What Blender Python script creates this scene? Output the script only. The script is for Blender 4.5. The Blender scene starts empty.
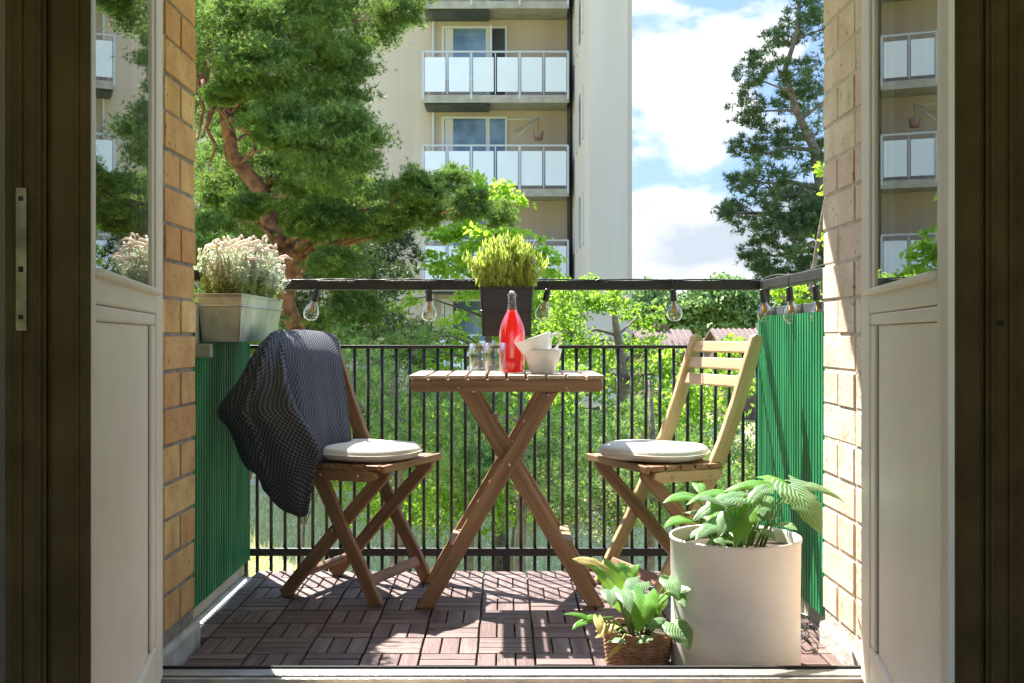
import bpy, bmesh, math, random
import numpy as np
from mathutils import Vector, Matrix, noise
R = math.radians
sc = bpy.context.scene
col = sc.collection
F, CX, CY, H = 1090.0, 504.0, 335.0, 0.838       # focal in px, vanishing point, eye height above the deck
SUN = Vector((-0.286, 0.48, 0.71)).normalized()
def P(px, py, Y): return Vector(((px-CX)*Y/F, Y, H-(py-CY)*Y/F))

# ------------------------------------------------------------------ materials
def _n(nt, t, **kw):
    n = nt.nodes.new(t)
    for k, v in kw.items(): setattr(n, k, v)
    return n
def c4(c): return (c[0], c[1], c[2], 1.0)
def mat(name, c1, c2=None, rough=0.6, scale=8.0, bump=0.0, bscale=None, metal=0.0, detail=6, attr=None, stretch=None,
        rndmix=0.0, c3=None, transl=0.0, tcol=None, spec=0.5, coat=0.0, lo=.35, hi=.65, bdist=0.01):
    m = bpy.data.materials.new(name); m.use_nodes = True
    nt = m.node_tree; nt.nodes.clear(); L = nt.links.new
    out = _n(nt, 'ShaderNodeOutputMaterial'); b = _n(nt, 'ShaderNodeBsdfPrincipled')
    b.inputs['Roughness'].default_value = rough; b.inputs['Metallic'].default_value = metal
    b.inputs['Specular IOR Level'].default_value = spec; b.inputs['Coat Weight'].default_value = coat
    if attr:
        src = _n(nt, 'ShaderNodeAttribute', attribute_name=attr).outputs['Vector']
    else:
        src = _n(nt, 'ShaderNodeTexCoord').outputs['Object']
    if stretch:
        mp = _n(nt, 'ShaderNodeMapping'); mp.inputs['Scale'].default_value = stretch
        L(src, mp.inputs[0]); src2 = mp.outputs[0]
    else: src2 = src
    nz = _n(nt, 'ShaderNodeTexNoise'); nz.inputs['Scale'].default_value = scale; nz.inputs['Detail'].default_value = detail
    L(src2, nz.inputs['Vector'])
    rp = _n(nt, 'ShaderNodeValToRGB'); rp.color_ramp.elements[0].position = lo; rp.color_ramp.elements[1].position = hi
    rp.color_ramp.elements[0].color = c4(c1); rp.color_ramp.elements[1].color = c4(c2 or c1)
    L(nz.outputs['Fac'], rp.inputs[0]); colr = rp.outputs[0]
    if rndmix:
        at = _n(nt, 'ShaderNodeAttribute', attribute_name='rnd')
        mx = _n(nt, 'ShaderNodeMix', data_type='RGBA')
        ml = _n(nt, 'ShaderNodeMath', operation='MULTIPLY'); ml.inputs[1].default_value = rndmix
        L(at.outputs['Fac'], ml.inputs[0]); L(ml.outputs[0], mx.inputs[0])
        L(colr, mx.inputs[6]); mx.inputs[7].default_value = c4(c3 or c2); colr = mx.outputs[2]
    L(colr, b.inputs['Base Color'])
    if bump:
        nb = _n(nt, 'ShaderNodeTexNoise'); nb.inputs['Scale'].default_value = bscale or scale*3; nb.inputs['Detail'].default_value = 8
        L(src2, nb.inputs['Vector'])
        bp = _n(nt, 'ShaderNodeBump'); bp.inputs['Strength'].default_value = bump; bp.inputs['Distance'].default_value = bdist
        L(nb.outputs['Fac'], bp.inputs['Height']); L(bp.outputs[0], b.inputs['Normal'])
    sh = b.outputs[0]
    if transl:
        tr = _n(nt, 'ShaderNodeBsdfTranslucent')
        if tcol: 
            mt = _n(nt, 'ShaderNodeMix', data_type='RGBA'); mt.inputs[0].default_value = .65
            L(colr, mt.inputs[6]); mt.inputs[7].default_value = c4(tcol); L(mt.outputs[2], tr.inputs[0])
        else: L(colr, tr.inputs[0])
        ms = _n(nt, 'ShaderNodeMixShader'); ms.inputs[0].default_value = transl
        L(sh, ms.inputs[1]); L(tr.outputs[0], ms.inputs[2]); sh = ms.outputs[0]
    L(sh, out.inputs[0]); m['bsdf'] = b.name
    return m
def glassmat(name, tint=(1,1,1), ior=.6, rough=0.0, extra=0.03, power=4):
    m = bpy.data.materials.new(name); m.use_nodes = True
    nt = m.node_tree; nt.nodes.clear(); L = nt.links.new
    out = _n(nt, 'ShaderNodeOutputMaterial'); t = _n(nt, 'ShaderNodeBsdfTransparent'); g = _n(nt, 'ShaderNodeBsdfGlossy')
    t.inputs[0].default_value = c4(tint); g.inputs['Roughness'].default_value = rough
    f = _n(nt, 'ShaderNodeLayerWeight'); f.inputs[0].default_value = .5
    pw = _n(nt, 'ShaderNodeMath', operation='POWER'); pw.inputs[1].default_value = power; L(f.outputs['Facing'], pw.inputs[0])
    a = _n(nt, 'ShaderNodeMath', operation='MULTIPLY_ADD'); a.inputs[1].default_value = ior; a.inputs[2].default_value = extra; a.use_clamp = True
    L(pw.outputs[0], a.inputs[0]); ms = _n(nt, 'ShaderNodeMixShader'); fo = a.outputs[0]
    L(fo, ms.inputs[0]); L(t.outputs[0], ms.inputs[1]); L(g.outputs[0], ms.inputs[2]); L(ms.outputs[0], out.inputs[0])
    return m

M = {}
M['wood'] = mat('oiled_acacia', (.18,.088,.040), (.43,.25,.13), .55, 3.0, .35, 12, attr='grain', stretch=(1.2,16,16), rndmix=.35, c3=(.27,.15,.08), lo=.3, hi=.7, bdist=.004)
M['wood_top'] = mat('greyed_sunlit_tone_slats', (.36,.25,.18), (.62,.48,.38), .65, 3.0, .4, 12, attr='grain', stretch=(1.2,16,16), rndmix=.3, c3=(.5,.4,.33), lo=.3, hi=.7, bdist=.004)  # weathered grey, made lighter still to paint in sun on the tabletop
M['wood_light'] = mat('pale_acacia', (.46,.30,.14), (.66,.48,.27), .55, 3.0, .3, 12, attr='grain', stretch=(1.2,16,16), rndmix=.3, c3=(.42,.27,.14), lo=.3, hi=.7, bdist=.004)  # paler acacia for the right chair's posts, side rails and back slats
M['deck'] = mat('weathered_red_brown_deck_wood', (.10,.058,.052), (.27,.185,.165), .5, 2.5, .6, 14, attr='grain', stretch=(1.5,18,18), rndmix=.6, c3=(.085,.035,.034), lo=.3, hi=.7, bdist=.004)
M['concrete'] = mat('pale_concrete', (.42,.40,.36), (.62,.6,.56), .85, 14, .5, 60)
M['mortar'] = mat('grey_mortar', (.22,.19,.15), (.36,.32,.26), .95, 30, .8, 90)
M['mortar_sunlit'] = mat('sunlit_tone_mortar', (.5,.43,.35), (.68,.6,.5), .95, 30, .8, 90)  # mortar of the right pier, lightened to paint in the sunlight there
def brickmat(name, a, b, c):
    m = mat(name, a, b, .9, 9.0, .7, 40, rndmix=.7, c3=c, lo=.3, hi=.7, bdist=.006)
    nt = m.node_tree; L = nt.links.new; bs = nt.nodes[m['bsdf']]
    tcp = _n(nt, 'ShaderNodeTexCoord'); vz = _n(nt, 'ShaderNodeTexNoise'); vz.inputs['Scale'].default_value = 55; vz.inputs['Detail'].default_value = 4; L(tcp.outputs['Object'], vz.inputs['Vector'])
    pm = _n(nt, 'ShaderNodeMapRange'); pm.inputs[1].default_value=.62; pm.inputs[2].default_value=.72; pm.inputs[4].default_value=.7; L(vz.outputs['Fac'], pm.inputs[0])
    pb = bs.inputs['Base Color'].links[0].from_socket; px_ = _n(nt, 'ShaderNodeMix', data_type='RGBA'); L(pm.outputs[0], px_.inputs[0]); L(pb, px_.inputs[6]); px_.inputs[7].default_value=(.2,.14,.09,1); L(px_.outputs[2], bs.inputs['Base Color'])
    # vertical comb grooves pressed into the brick face
    tc = _n(nt, 'ShaderNodeTexCoord'); w = _n(nt, 'ShaderNodeTexWave'); w.bands_direction = 'Y'
    w.inputs['Scale'].default_value = 34; w.inputs['Distortion'].default_value = 2.2; w.inputs['Detail'].default_value = 3; w.inputs['Detail Scale'].default_value = .6
    L(tc.outputs['Object'], w.inputs['Vector'])
    bp = _n(nt, 'ShaderNodeBump'); bp.inputs['Strength'].default_value = .35; bp.inputs['Distance'].default_value = .004
    old = bs.inputs['Normal'].links[0].from_socket
    L(w.outputs['Fac'], bp.inputs['Height']); L(old, bp.inputs['Normal']); L(bp.outputs[0], bs.inputs['Normal'])
    base = bs.inputs['Base Color'].links[0].from_socket
    dk = _n(nt, 'ShaderNodeMix', data_type='RGBA', blend_type='MULTIPLY'); mrr = _n(nt, 'ShaderNodeMapRange'); mrr.inputs[1].default_value=.1; mrr.inputs[2].default_value=.6; mrr.inputs[3].default_value=.38; mrr.inputs[4].default_value=0
    L(w.outputs['Fac'], mrr.inputs[0]); L(mrr.outputs[0], dk.inputs[0]); L(base, dk.inputs[6]); dk.inputs[7].default_value=(.45,.38,.3,1); L(dk.outputs[2], bs.inputs['Base Color'])
    return m
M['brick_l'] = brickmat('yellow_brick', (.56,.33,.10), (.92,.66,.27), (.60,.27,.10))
M['brick_r'] = brickmat('sunlit_tone_yellow_brick', (.66,.50,.34), (.9,.80,.66), (.78,.58,.46))  # yellow brick again, paled so the sun on the right reveal is in the colour
M['black'] = mat('black_painted_metal', (.006,.006,.006), (.013,.012,.011), .5, 20, .25, 60)
M['blackplastic'] = mat('black_plastic', (.010,.010,.010), (.017,.017,.017), .42, 6)
M['green'] = mat('green_corrugated_sheet', (.015,.20,.075), (.045,.37,.16), .45, 2.5, .1, 40, stretch=(1,6,1), transl=.12, tcol=(.02,.3,.14))
M['door'] = mat('cream_door_paint', (.76,.68,.59), (.82,.75,.66), .42, 3, .06, 60)
M['dooredge'] = mat('shade_tone_door_edge', (.060,.038,.012), (.088,.058,.020), .75, 12, .2, 120, spec=.15)  # indoor shade on the leaf edges painted in as a dark brown
M['gasket'] = mat('black_rubber_gasket', (.012,.012,.011), None, .8)
M['alu'] = mat('weathered_aluminium', (.36,.35,.33), (.52,.5,.47), .42, 20, .2, 80, metal=.7)
M['brass'] = mat('worn_lock_metal', (.09,.07,.035), (.22,.18,.10), .45, 25, .15, 80, metal=.9)
M['galv'] = mat('galvanised_zinc', (.34,.35,.33), (.6,.61,.58), .42, 11, .25, 26, metal=.75, lo=.3, hi=.75)
M['soil'] = mat('dark_potting_soil', (.03,.02,.012), (.10,.07,.045), .95, 60, 1, 120)
M['white_pot'] = mat('cream_enamel_pot', (.76,.72,.66), (.86,.83,.78), .45, 5, .05, 30, coat=.1)
M['porcelain'] = mat('white_porcelain', (.86,.85,.82), None, .18, coat=.4, transl=.14, tcol=(.95,.93,.88))
M['cushion'] = mat('off_white_canvas', (.66,.63,.57), (.76,.73,.67), .9, 260, .35, 420, bdist=.002)
M['screw'] = mat('steel_screw', (.6,.58,.54), None, .35, metal=.9)
M['bottleglass'] = glassmat('clear_bottle_glass', (.98,1,.99), .6, .05, .10, 2.5)
M['tumbler'] = glassmat('clear_tumbler_glass', (.95,.97,.97), .75, .03, .07, 2.5)
M['bulbglass'] = glassmat('clear_bulb_glass', (.93,.90,.84), .8, .02, .13, 2)
M['pane'] = glassmat('window_pane', (.85,.88,.86), .95, 0, .05, 3.2)
M['farglass'] = mat('reflective_window_glass', (.06,.10,.14), (.30,.44,.58), .08, .9, spec=1.0)
M['filament'] = mat('gold_filament', (.6,.35,.12), None, .4, metal=.6)
M['juice'] = mat('red_juice', (.75,.008,.02), (.8,.02,.035), .12, 6, transl=.5, tcol=(.95,.02,.04), coat=.6)
M['wicker'] = mat('brown_wicker', (.24,.11,.06), (.48,.27,.16), .7, 40, .6, 90, rndmix=.5, c3=(.5,.3,.2))
M['stem'] = mat('green_stem', (.16,.28,.06), (.3,.42,.12), .55, 20, transl=.2)
M['plaster'] = mat('beige_render', (.55,.44,.335), (.63,.52,.40), .9, 1.2, .2, 30, stretch=(1,1,.12))
M['plaster_pale'] = mat('pale_render', (.58,.49,.41), (.65,.56,.48), .9, 1.0, .2, 30, stretch=(1,1,.12))
M['balpanel'] = mat('white_balcony_panel', (.80,.83,.86), (.84,.87,.9), .5, 2)
M['slab'] = mat('grey_balcony_slab', (.34,.31,.25), (.46,.42,.34), .85, 3)
M['whitemetal'] = mat('pale_grey_metal', (.55,.56,.56), None, .5)
M['windowframe'] = mat('white_window_frame', (.74,.74,.71), None, .5)
M['darkpipe'] = mat('dark_downpipe', (.05,.06,.065), None, .5)
M['bark_pine'] = mat('orange_pine_bark', (.10,.04,.02), (.36,.16,.085), .95, 9, 1, 22, bdist=.03)
M['bark'] = mat('grey_brown_bark', (.10,.075,.05), (.22,.17,.12), .95, 9, 1, 22, bdist=.03)
def leafmat(name, a, b, c, t, tc, rough=.5, rm=.8, scale=1.2):
    return mat(name, a, b, rough, scale, rndmix=rm, c3=c, transl=t, tcol=tc, detail=3, spec=.3)
M['pine'] = leafmat('pine_needles', (.02,.05,.013), (.05,.11,.024), (.34,.42,.09), .48, (.27,.45,.07))
M['pine_dark'] = leafmat('dark_pine_needles', (.022,.045,.018), (.045,.08,.028), (.15,.20,.075), .35, (.16,.24,.06))
M['pine_mid'] = leafmat('grey_green_pine_needles', (.03,.06,.02), (.06,.10,.035), (.24,.32,.12), .4, (.22,.32,.09))
M['pine_soft'] = leafmat('soft_green_pine_needles', (.025,.075,.02), (.06,.15,.04), (.50,.64,.20), .42, (.30,.5,.10))
M['maple'] = leafmat('bright_maple_leaves', (.12,.26,.012), (.26,.44,.03), (.52,.66,.09), .6, (.5,.75,.05))
M['bush'] = leafmat('mid_green_leaves', (.028,.10,.012), (.09,.23,.025), (.48,.64,.11), .55, (.40,.64,.05))
M['under'] = leafmat('undergrowth_leaves', (.03,.06,.018), (.12,.16,.05), (.70,.68,.42), .42, (.42,.48,.18))
M['far'] = leafmat('distant_leaves', (.10,.19,.06), (.20,.32,.10), (.38,.50,.18), .5, (.22,.34,.1), scale=.2)
M['silver'] = leafmat('silver_leaves', (.30,.37,.20), (.52,.58,.44), (.72,.74,.66), .4, (.6,.68,.42), scale=30)
M['silverlow'] = leafmat('green_lower_shoots', (.20,.28,.06), (.34,.42,.12), (.5,.55,.25), .45, (.5,.6,.15), scale=30)
M['floret'] = leafmat('pinkish_white_flower_spikes', (.62,.52,.47), (.76,.68,.62), (.8,.76,.7), .4, (.8,.7,.62), scale=60)
M['lav'] = leafmat('lavender_shoots', (.36,.48,.07), (.56,.66,.16), (.74,.76,.34), .55, (.75,.88,.16), scale=40)
M['tile_roof'] = mat('red_roof_tiles', (.08,.05,.042), (.17,.105,.085), .85, 9, .6, 12)
M['housewall'] = mat('dull_red_house_wall', (.09,.05,.042), (.14,.09,.07), .85, 2)
M['roomwall'] = mat('dim_room_wall', (.22,.19,.14), (.26,.22,.17), .9, 2)

def stripeleaf(name, dark, light, vein, amount):
    m = mat(name, dark, light, .4, 14, transl=.32, tcol=(.40,.68,.06), coat=.08)
    nt = m.node_tree; L = nt.links.new; bs = nt.nodes[m['bsdf']]
    base = bs.inputs['Base Color'].links[0].from_socket
    at = _n(nt, 'ShaderNodeAttribute', attribute_name='grain'); sx = _n(nt, 'ShaderNodeSeparateXYZ'); L(at.outputs['Vector'], sx.inputs[0])
    ab = _n(nt, 'ShaderNodeMath', operation='ABSOLUTE'); L(sx.outputs[1], ab.inputs[0])
    k = _n(nt, 'ShaderNodeMath', operation='MULTIPLY'); k.inputs[1].default_value = .75; L(ab.outputs[0], k.inputs[0])
    s = _n(nt, 'ShaderNodeMath', operation='SUBTRACT'); L(sx.outputs[0], s.inputs[0]); L(k.outputs[0], s.inputs[1])
    mu = _n(nt, 'ShaderNodeMath', operation='MULTIPLY'); mu.inputs[1].default_value = 44; L(s.outputs[0], mu.inputs[0])
    si = _n(nt, 'ShaderNodeMath', operation='SINE'); L(mu.outputs[0], si.inputs[0])
    mr = _n(nt, 'ShaderNodeMapRange'); mr.inputs[1].default_value = .0; mr.inputs[2].default_value = .8; mr.inputs[4].default_value = amount
    L(si.outputs[0], mr.inputs[0])
    mx = _n(nt, 'ShaderNodeMix', data_type='RGBA'); L(mr.outputs[0], mx.inputs[0]); L(base, mx.inputs[6]); mx.inputs[7].default_value = c4(vein)
    L(mx.outputs[2], bs.inputs['Base Color'])
    return m
M['variegated'] = stripeleaf('silver_veined_leaf', (.03,.14,.018), (.08,.25,.035), (.52,.62,.46), .8)
M['freshleaf'] = stripeleaf('fresh_green_leaf', (.06,.24,.02), (.14,.38,.04), (.34,.56,.12), .5)

# waffle-knit blanket
def blanketmat():
    m = mat('charcoal_waffle_knit', (.030,.033,.042), (.055,.058,.07), .95, 30)
    nt = m.node_tree; L = nt.links.new; bs = nt.nodes[m['bsdf']]
    at = _n(nt, 'ShaderNodeAttribute', attribute_name='grain')
    outs = []
    mp = _n(nt, 'ShaderNodeMapping'); mp.inputs['Rotation'].default_value = (0,0,R(45)); mp.inputs['Scale'].default_value = (1,1,1); L(at.outputs['Vector'], mp.inputs[0])
    sx = _n(nt, 'ShaderNodeSeparateXYZ'); L(mp.outputs[0], sx.inputs[0])
    for i in (0, 1):
        mu = _n(nt, 'ShaderNodeMath', operation='MULTIPLY'); mu.inputs[1].default_value = 760; L(sx.outputs[i], mu.inputs[0])
        si = _n(nt, 'ShaderNodeMath', operation='SINE'); L(mu.outputs[0], si.inputs[0]); outs.append(si.outputs[0])
    pr = _n(nt, 'ShaderNodeMath', operation='ADD'); L(outs[0], pr.inputs[0]); L(outs[1], pr.inputs[1])
    mr = _n(nt, 'ShaderNodeMapRange'); mr.inputs[1].default_value = -1.2; mr.inputs[2].default_value = 1.6; L(pr.outputs[0], mr.inputs[0])
    bp = _n(nt, 'ShaderNodeBump'); bp.inputs['Strength'].default_value = .8; bp.inputs['Distance'].default_value = .0022
    L(mr.outputs[0], bp.inputs['Height']); L(bp.outputs[0], bs.inputs['Normal'])
    mx = _n(nt, 'ShaderNodeMix', data_type='RGBA'); L(mr.outputs[0], mx.inputs[0]); mx.inputs[6].default_value = (.016,.018,.024,1)
    mx.inputs[7].default_value = (.125,.135,.17,1); L(mx.outputs[2], bs.inputs['Base Color'])
    return m
M['blanket'] = blanketmat()

# lawn / ground
def groundmat():
    m = mat('sunlit_lawn', (.30,.32,.12), (.46,.45,.22), .95, .5, .6, 8, bdist=.1)
    nt = m.node_tree; L = nt.links.new; bs = nt.nodes[m['bsdf']]
    base = bs.inputs['Base Color'].links[0].from_socket
    tc = _n(nt, 'ShaderNodeTexCoord'); nz = _n(nt, 'ShaderNodeTexNoise'); nz.inputs['Scale'].default_value = 6; nz.inputs['Detail'].default_value = 10
    L(tc.outputs['Object'], nz.inputs['Vector'])
    mx = _n(nt, 'ShaderNodeMix', data_type='RGBA'); mr = _n(nt, 'ShaderNodeMapRange'); mr.inputs[1].default_value = .4; mr.inputs[2].default_value = .65; mr.inputs[4].default_value = .7
    L(nz.outputs['Fac'], mr.inputs[0]); L(mr.outputs[0], mx.inputs[0]); L(base, mx.inputs[6]); mx.inputs[7].default_value = (.12,.17,.04,1)
    L(mx.outputs[2], bs.inputs['Base Color']); return m
M['lawn'] = groundmat()
M['roomwhite'] = mat('white_ceiling_paint', (.8,.78,.74), (.84,.82,.78), .9, 2)
M['roomfloor'] = mat('light_oak_floor', (.5,.38,.24), (.6,.47,.31), .5, 4, stretch=(1,12,1))

# ------------------------------------------------------------------ mesh builder
class MB:
    def __init__(s, seed=1): s.v=[]; s.f=[]; s.g=[]; s.r=[]; s.rg=random.Random(seed); s.sm=[]
    def add(s, vs, fs, gs=None, rnd=None, smooth=False):
        o = len(s.v); s.v += [Vector(v) for v in vs]; s.f += [tuple(i+o for i in f) for f in fs]; s.sm += [smooth]*len(fs)
        r = s.rg.random() if rnd is None else rnd
        s.g += [Vector(g) for g in gs] if gs is not None else [Vector((0,0,0))]*len(vs)
        s.r += [r]*len(vs)
    def box(s, x0,x1,y0,y1,z0,z1, axis=None):
        vs = [(x,y,z) for x in (x0,x1) for y in (y0,y1) for z in (z0,z1)]
        fs = [(0,1,3,2),(4,6,7,5),(0,4,5,1),(2,3,7,6),(0,2,6,4),(1,5,7,3)]
        d = (abs(x1-x0),abs(y1-y0),abs(z1-z0)); a = axis if axis is not None else d.index(max(d))
        off = Vector((s.rg.uniform(0,9),s.rg.uniform(0,9),s.rg.uniform(0,9)))
        gs = [Vector((v[a],v[(a+1)%3],v[(a+2)%3]))+off for v in vs]
        s.add(vs, fs, gs)
    def beam(s, p0, p1, w, t, side=(0,1,0)):
        """bar from p0 to p1; t along side, w across"""
        p0=Vector(p0); p1=Vector(p1); d=(p1-p0).normalized(); sd=Vector(side); sd=(sd-d*sd.dot(d)).normalized(); up=d.cross(sd)
        L=(p1-p0).length; off=Vector((s.rg.uniform(0,9),s.rg.uniform(0,9),s.rg.uniform(0,9)))
        vs=[];gs=[]
        for a,p in ((0,p0),(L,p1)):
            for b in (-w/2,w/2):
                for c in (-t/2,t/2):
                    vs.append(p+up*b+sd*c); gs.append(Vector((a,b,c))+off)
        s.add(vs,[(0,1,3,2),(4,6,7,5),(0,4,5,1),(2,3,7,6),(0,2,6,4),(1,5,7,3)],gs)
    def plank(s, pts, w, y0, y1, flat=False, endround=False):
        """curved plank lying in the local xz plane, thickness y0..y1; flat: horizontal ends"""
        pts=[Vector((p[0],0,p[1])) for p in pts]; n=len(pts); off=Vector((s.rg.uniform(0,9),s.rg.uniform(0,9),s.rg.uniform(0,9)))
        ws = w if isinstance(w,(list,tuple)) else [w]*n
        Ls=[];Rs=[];A=[];acc=0
        for i,p in enumerate(pts):
            d=((pts[min(i+1,n-1)]-pts[max(i-1,0)])).normalized(); nn=Vector((d.z,0,-d.x))
            if flat and i in (0,n-1): nn=Vector((1,0,0))*(1/max(.3,abs(d.z)))*(1 if d.z>0 else -1)
            if i: acc+=(p-pts[i-1]).length
            Ls.append(p-nn*ws[i]/2); Rs.append(p+nn*ws[i]/2); A.append(acc)
        vs=[];gs=[]
        for i in range(n):
            for q,b in ((Ls[i],-1),(Rs[i],1)):
                for y in (y0,y1):
                    vs.append((q.x,y,q.z)); gs.append(Vector((A[i],b*ws[i]/2,y))+off)
        fs=[]
        for i in range(n-1):
            a=4*i; b=4*(i+1)
            fs += [(a,b,b+2,a+2),(a+1,a+3,b+3,b+1),(a,a+1,b+1,b),(a+2,b+2,b+3,a+3)]
        fs += [(0,2,3,1),(4*n-4,4*n-3,4*n-1,4*n-2)]
        s.add(vs,fs,gs)
    def tube(s, pts, r, n=8, cap=True, rnd=None, smooth=True):
        pts=[Vector(p) for p in pts]; rs = r if isinstance(r,(list,tuple)) else [r]*len(pts)
        vs=[];fs=[];gs=[];acc=0; prev=None
        for i,p in enumerate(pts):
            d=(pts[min(i+1,len(pts)-1)]-pts[max(i-1,0)]).normalized()
            a = prev if prev is not None else (Vector((0,0,1)) if abs(d.z)<.9 else Vector((1,0,0)))
            a=(a-d*a.dot(d)).normalized(); b=d.cross(a); prev=a
            if i: acc+=(p-pts[i-1]).length
            for k in range(n):
                t=2*math.pi*k/n; vs.append(p+(a*math.cos(t)+b*math.sin(t))*rs[i]); gs.append((acc,t*rs[i],0))
        for i in range(len(pts)-1):
            for k in range(n):
                k2=(k+1)%n; fs.append((i*n+k,i*n+k2,(i+1)*n+k2,(i+1)*n+k))
        if cap: fs.append(tuple(range(n-1,-1,-1))); fs.append(tuple(range((len(pts)-1)*n,len(pts)*n)))
        s.add(vs,fs,gs,rnd,smooth)
    def lathe(s, prof, c=(0,0,0), n=32, smooth=True, M4=None):
        vs=[];fs=[]; c=Vector(c)
        for (r,z) in prof:
            for k in range(n):
                t=2*math.pi*k/n; v=Vector((r*math.cos(t),r*math.sin(t),z))
                vs.append((M4@v if M4 else v)+c)
        for i in range(len(prof)-1):
            for k in range(n):
                k2=(k+1)%n; fs.append((i*n+k,i*n+k2,(i+1)*n+k2,(i+1)*n+k))
        if prof[0][0]<1e-4 or True:
            if prof[0][0]>0: fs.append(tuple(range(n-1,-1,-1)))
        s.add(vs,fs,None,None,smooth)
    def prism(s, poly, z0, z1):
        n=len(poly); vs=[(p[0],p[1],z0) for p in poly]+[(p[0],p[1],z1) for p in poly]
        fs=[(i,(i+1)%n,n+(i+1)%n,n+i) for i in range(n)]+[tuple(range(n-1,-1,-1)),tuple(range(n,2*n))]
        s.add(vs,fs,[(v[2],v[0],v[1]) for v in vs])
    def build(s, name, m, parent=None, bevel=0.0, world=True, seg=2):
        me=bpy.data.meshes.new(name); me.from_pydata([tuple(v) for v in s.v],[],s.f)
        a=me.attributes.new('grain','FLOAT_VECTOR','POINT'); a.data.foreach_set('vector',[c for g in s.g for c in g])
        a=me.attributes.new('rnd','FLOAT','POINT'); a.data.foreach_set('value',s.r)
        me.polygons.foreach_set('use_smooth',s.sm)
        bm=bmesh.new(); bm.from_mesh(me); bmesh.ops.recalc_face_normals(bm,faces=bm.faces); bm.to_mesh(me); bm.free()
        me.materials.append(m)
        return link(name, me, parent, bevel, world, seg)
def link(name, me, parent=None, bevel=0.0, world=True, seg=2):
    o=bpy.data.objects.new(name,me); col.objects.link(o)
    if parent:
        o.parent=parent
        if world:
            base=Vector((0,0,0)); q=parent
            while q: base += q.location; q=q.parent
            o.location=-base
    if bevel:
        b=o.modifiers.new('bevel','BEVEL'); b.width=bevel; b.segments=seg; b.limit_method='ANGLE'; b.angle_limit=R(40)
    return o
def tag(o, label=None, cat=None, group=None, kind=None):
    for k,v in (('label',label),('category',cat),('group',group),('kind',kind)):
        if v: o[k]=v
    return o
def empty(name, loc, label, cat, group=None, rz=0):
    o=bpy.data.objects.new(name,None); col.objects.link(o); o.location=loc; o.rotation_euler=(0,0,rz); o.empty_display_size=.1
    return tag(o,label,cat,group)
def copy_tree(o, parent=None):
    c=o.copy(); col.objects.link(c)
    if parent: c.parent=parent
    for ch in list(o.children): copy_tree(ch,c)
    return c

# fast numpy card clouds --------------------------------------------------------
def np_mesh(name, verts, nper, faces_t, rnd, m, parent=None, world=True):
    N=len(verts)//nper; ft=np.array(faces_t,dtype=np.int32)
    k=ft.shape[1]; F_=(np.arange(N,dtype=np.int32)[:,None,None]*nper+ft[None]).reshape(-1,k)
    me=bpy.data.meshes.new(name); me.vertices.add(len(verts)); me.vertices.foreach_set('co',verts.astype(np.float32).ravel())
    me.loops.add(F_.size); me.loops.foreach_set('vertex_index',F_.ravel())
    me.polygons.add(len(F_)); me.polygons.foreach_set('loop_start',np.arange(0,F_.size,k,dtype=np.int32)); 
    me.update(calc_edges=True)
    a=me.attributes.new('rnd','FLOAT','POINT'); a.data.foreach_set('value',np.repeat(rnd,nper).astype(np.float32))
    me.materials.append(m); me.validate()
    return link(name, me, parent, 0, world)
def unit(rs,n):
    v=rs.normal(size=(n,3)); return v/np.linalg.norm(v,axis=1,keepdims=True)
def leaves(pts, size, rs, droop=.3, wid=.55, fold=.18):
    """one folded diamond leaf at each point"""
    n=len(pts); d=unit(rs,n); d[:,2]-=droop; d/=np.linalg.norm(d,axis=1,keepdims=True)
    u=unit(rs,n); s=np.cross(d,u); s/=np.linalg.norm(s,axis=1,keepdims=True); w=np.cross(s,d)
    sz=size*rs.uniform(.6,1.3,(n,1))
    b=pts-d*sz*.5; t=pts+d*sz*.5; l=pts-s*sz*wid*.5+w*sz*fold-d*sz*.05; r=pts+s*sz*wid*.5+w*sz*fold-d*sz*.05
    V=np.stack([b,l,t,r],1).reshape(-1,3); return V,4,[(0,1,2),(0,2,3)]
def needles(pts, size, rs, k=9, up=.35, wid=.13):
    """bottlebrush tufts: k thin triangles fanning out from each point"""
    n=len(pts); ax=unit(rs,n); ax[:,2]=np.abs(ax[:,2])*.6+up*.3; ax/=np.linalg.norm(ax,axis=1,keepdims=True)
    P0=np.repeat(pts,k,0); A=np.repeat(ax,k,0); d=unit(rs,n*k)*.9+A*.75; d/=np.linalg.norm(d,axis=1,keepdims=True)
    s=np.cross(d,unit(rs,n*k)); s/=np.linalg.norm(s,axis=1,keepdims=True)
    L=size*rs.uniform(.6,1.2,(n*k,1)); w=size*wid
    a=P0+s*w*.5; b=P0-s*w*.5; t=P0+d*L+A*0; m_=P0+d*L*.1
    V=np.stack([a,b,t],1).reshape(-1,3); return V,3,[(0,1,2)]
def clump_pts(rs, c, r, n, sub=14, tight=.26, shell=.5):
    c=np.array(c); r=np.array(r,float); u=unit(rs,sub); rad=rs.uniform(shell,1,(sub,1)); cs=c+u*rad*r
    ps=cs[rs.integers(0,sub,n)]+rs.normal(size=(n,3))*r*tight*np.array([1,1,.6])
    return ps,cs

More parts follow.
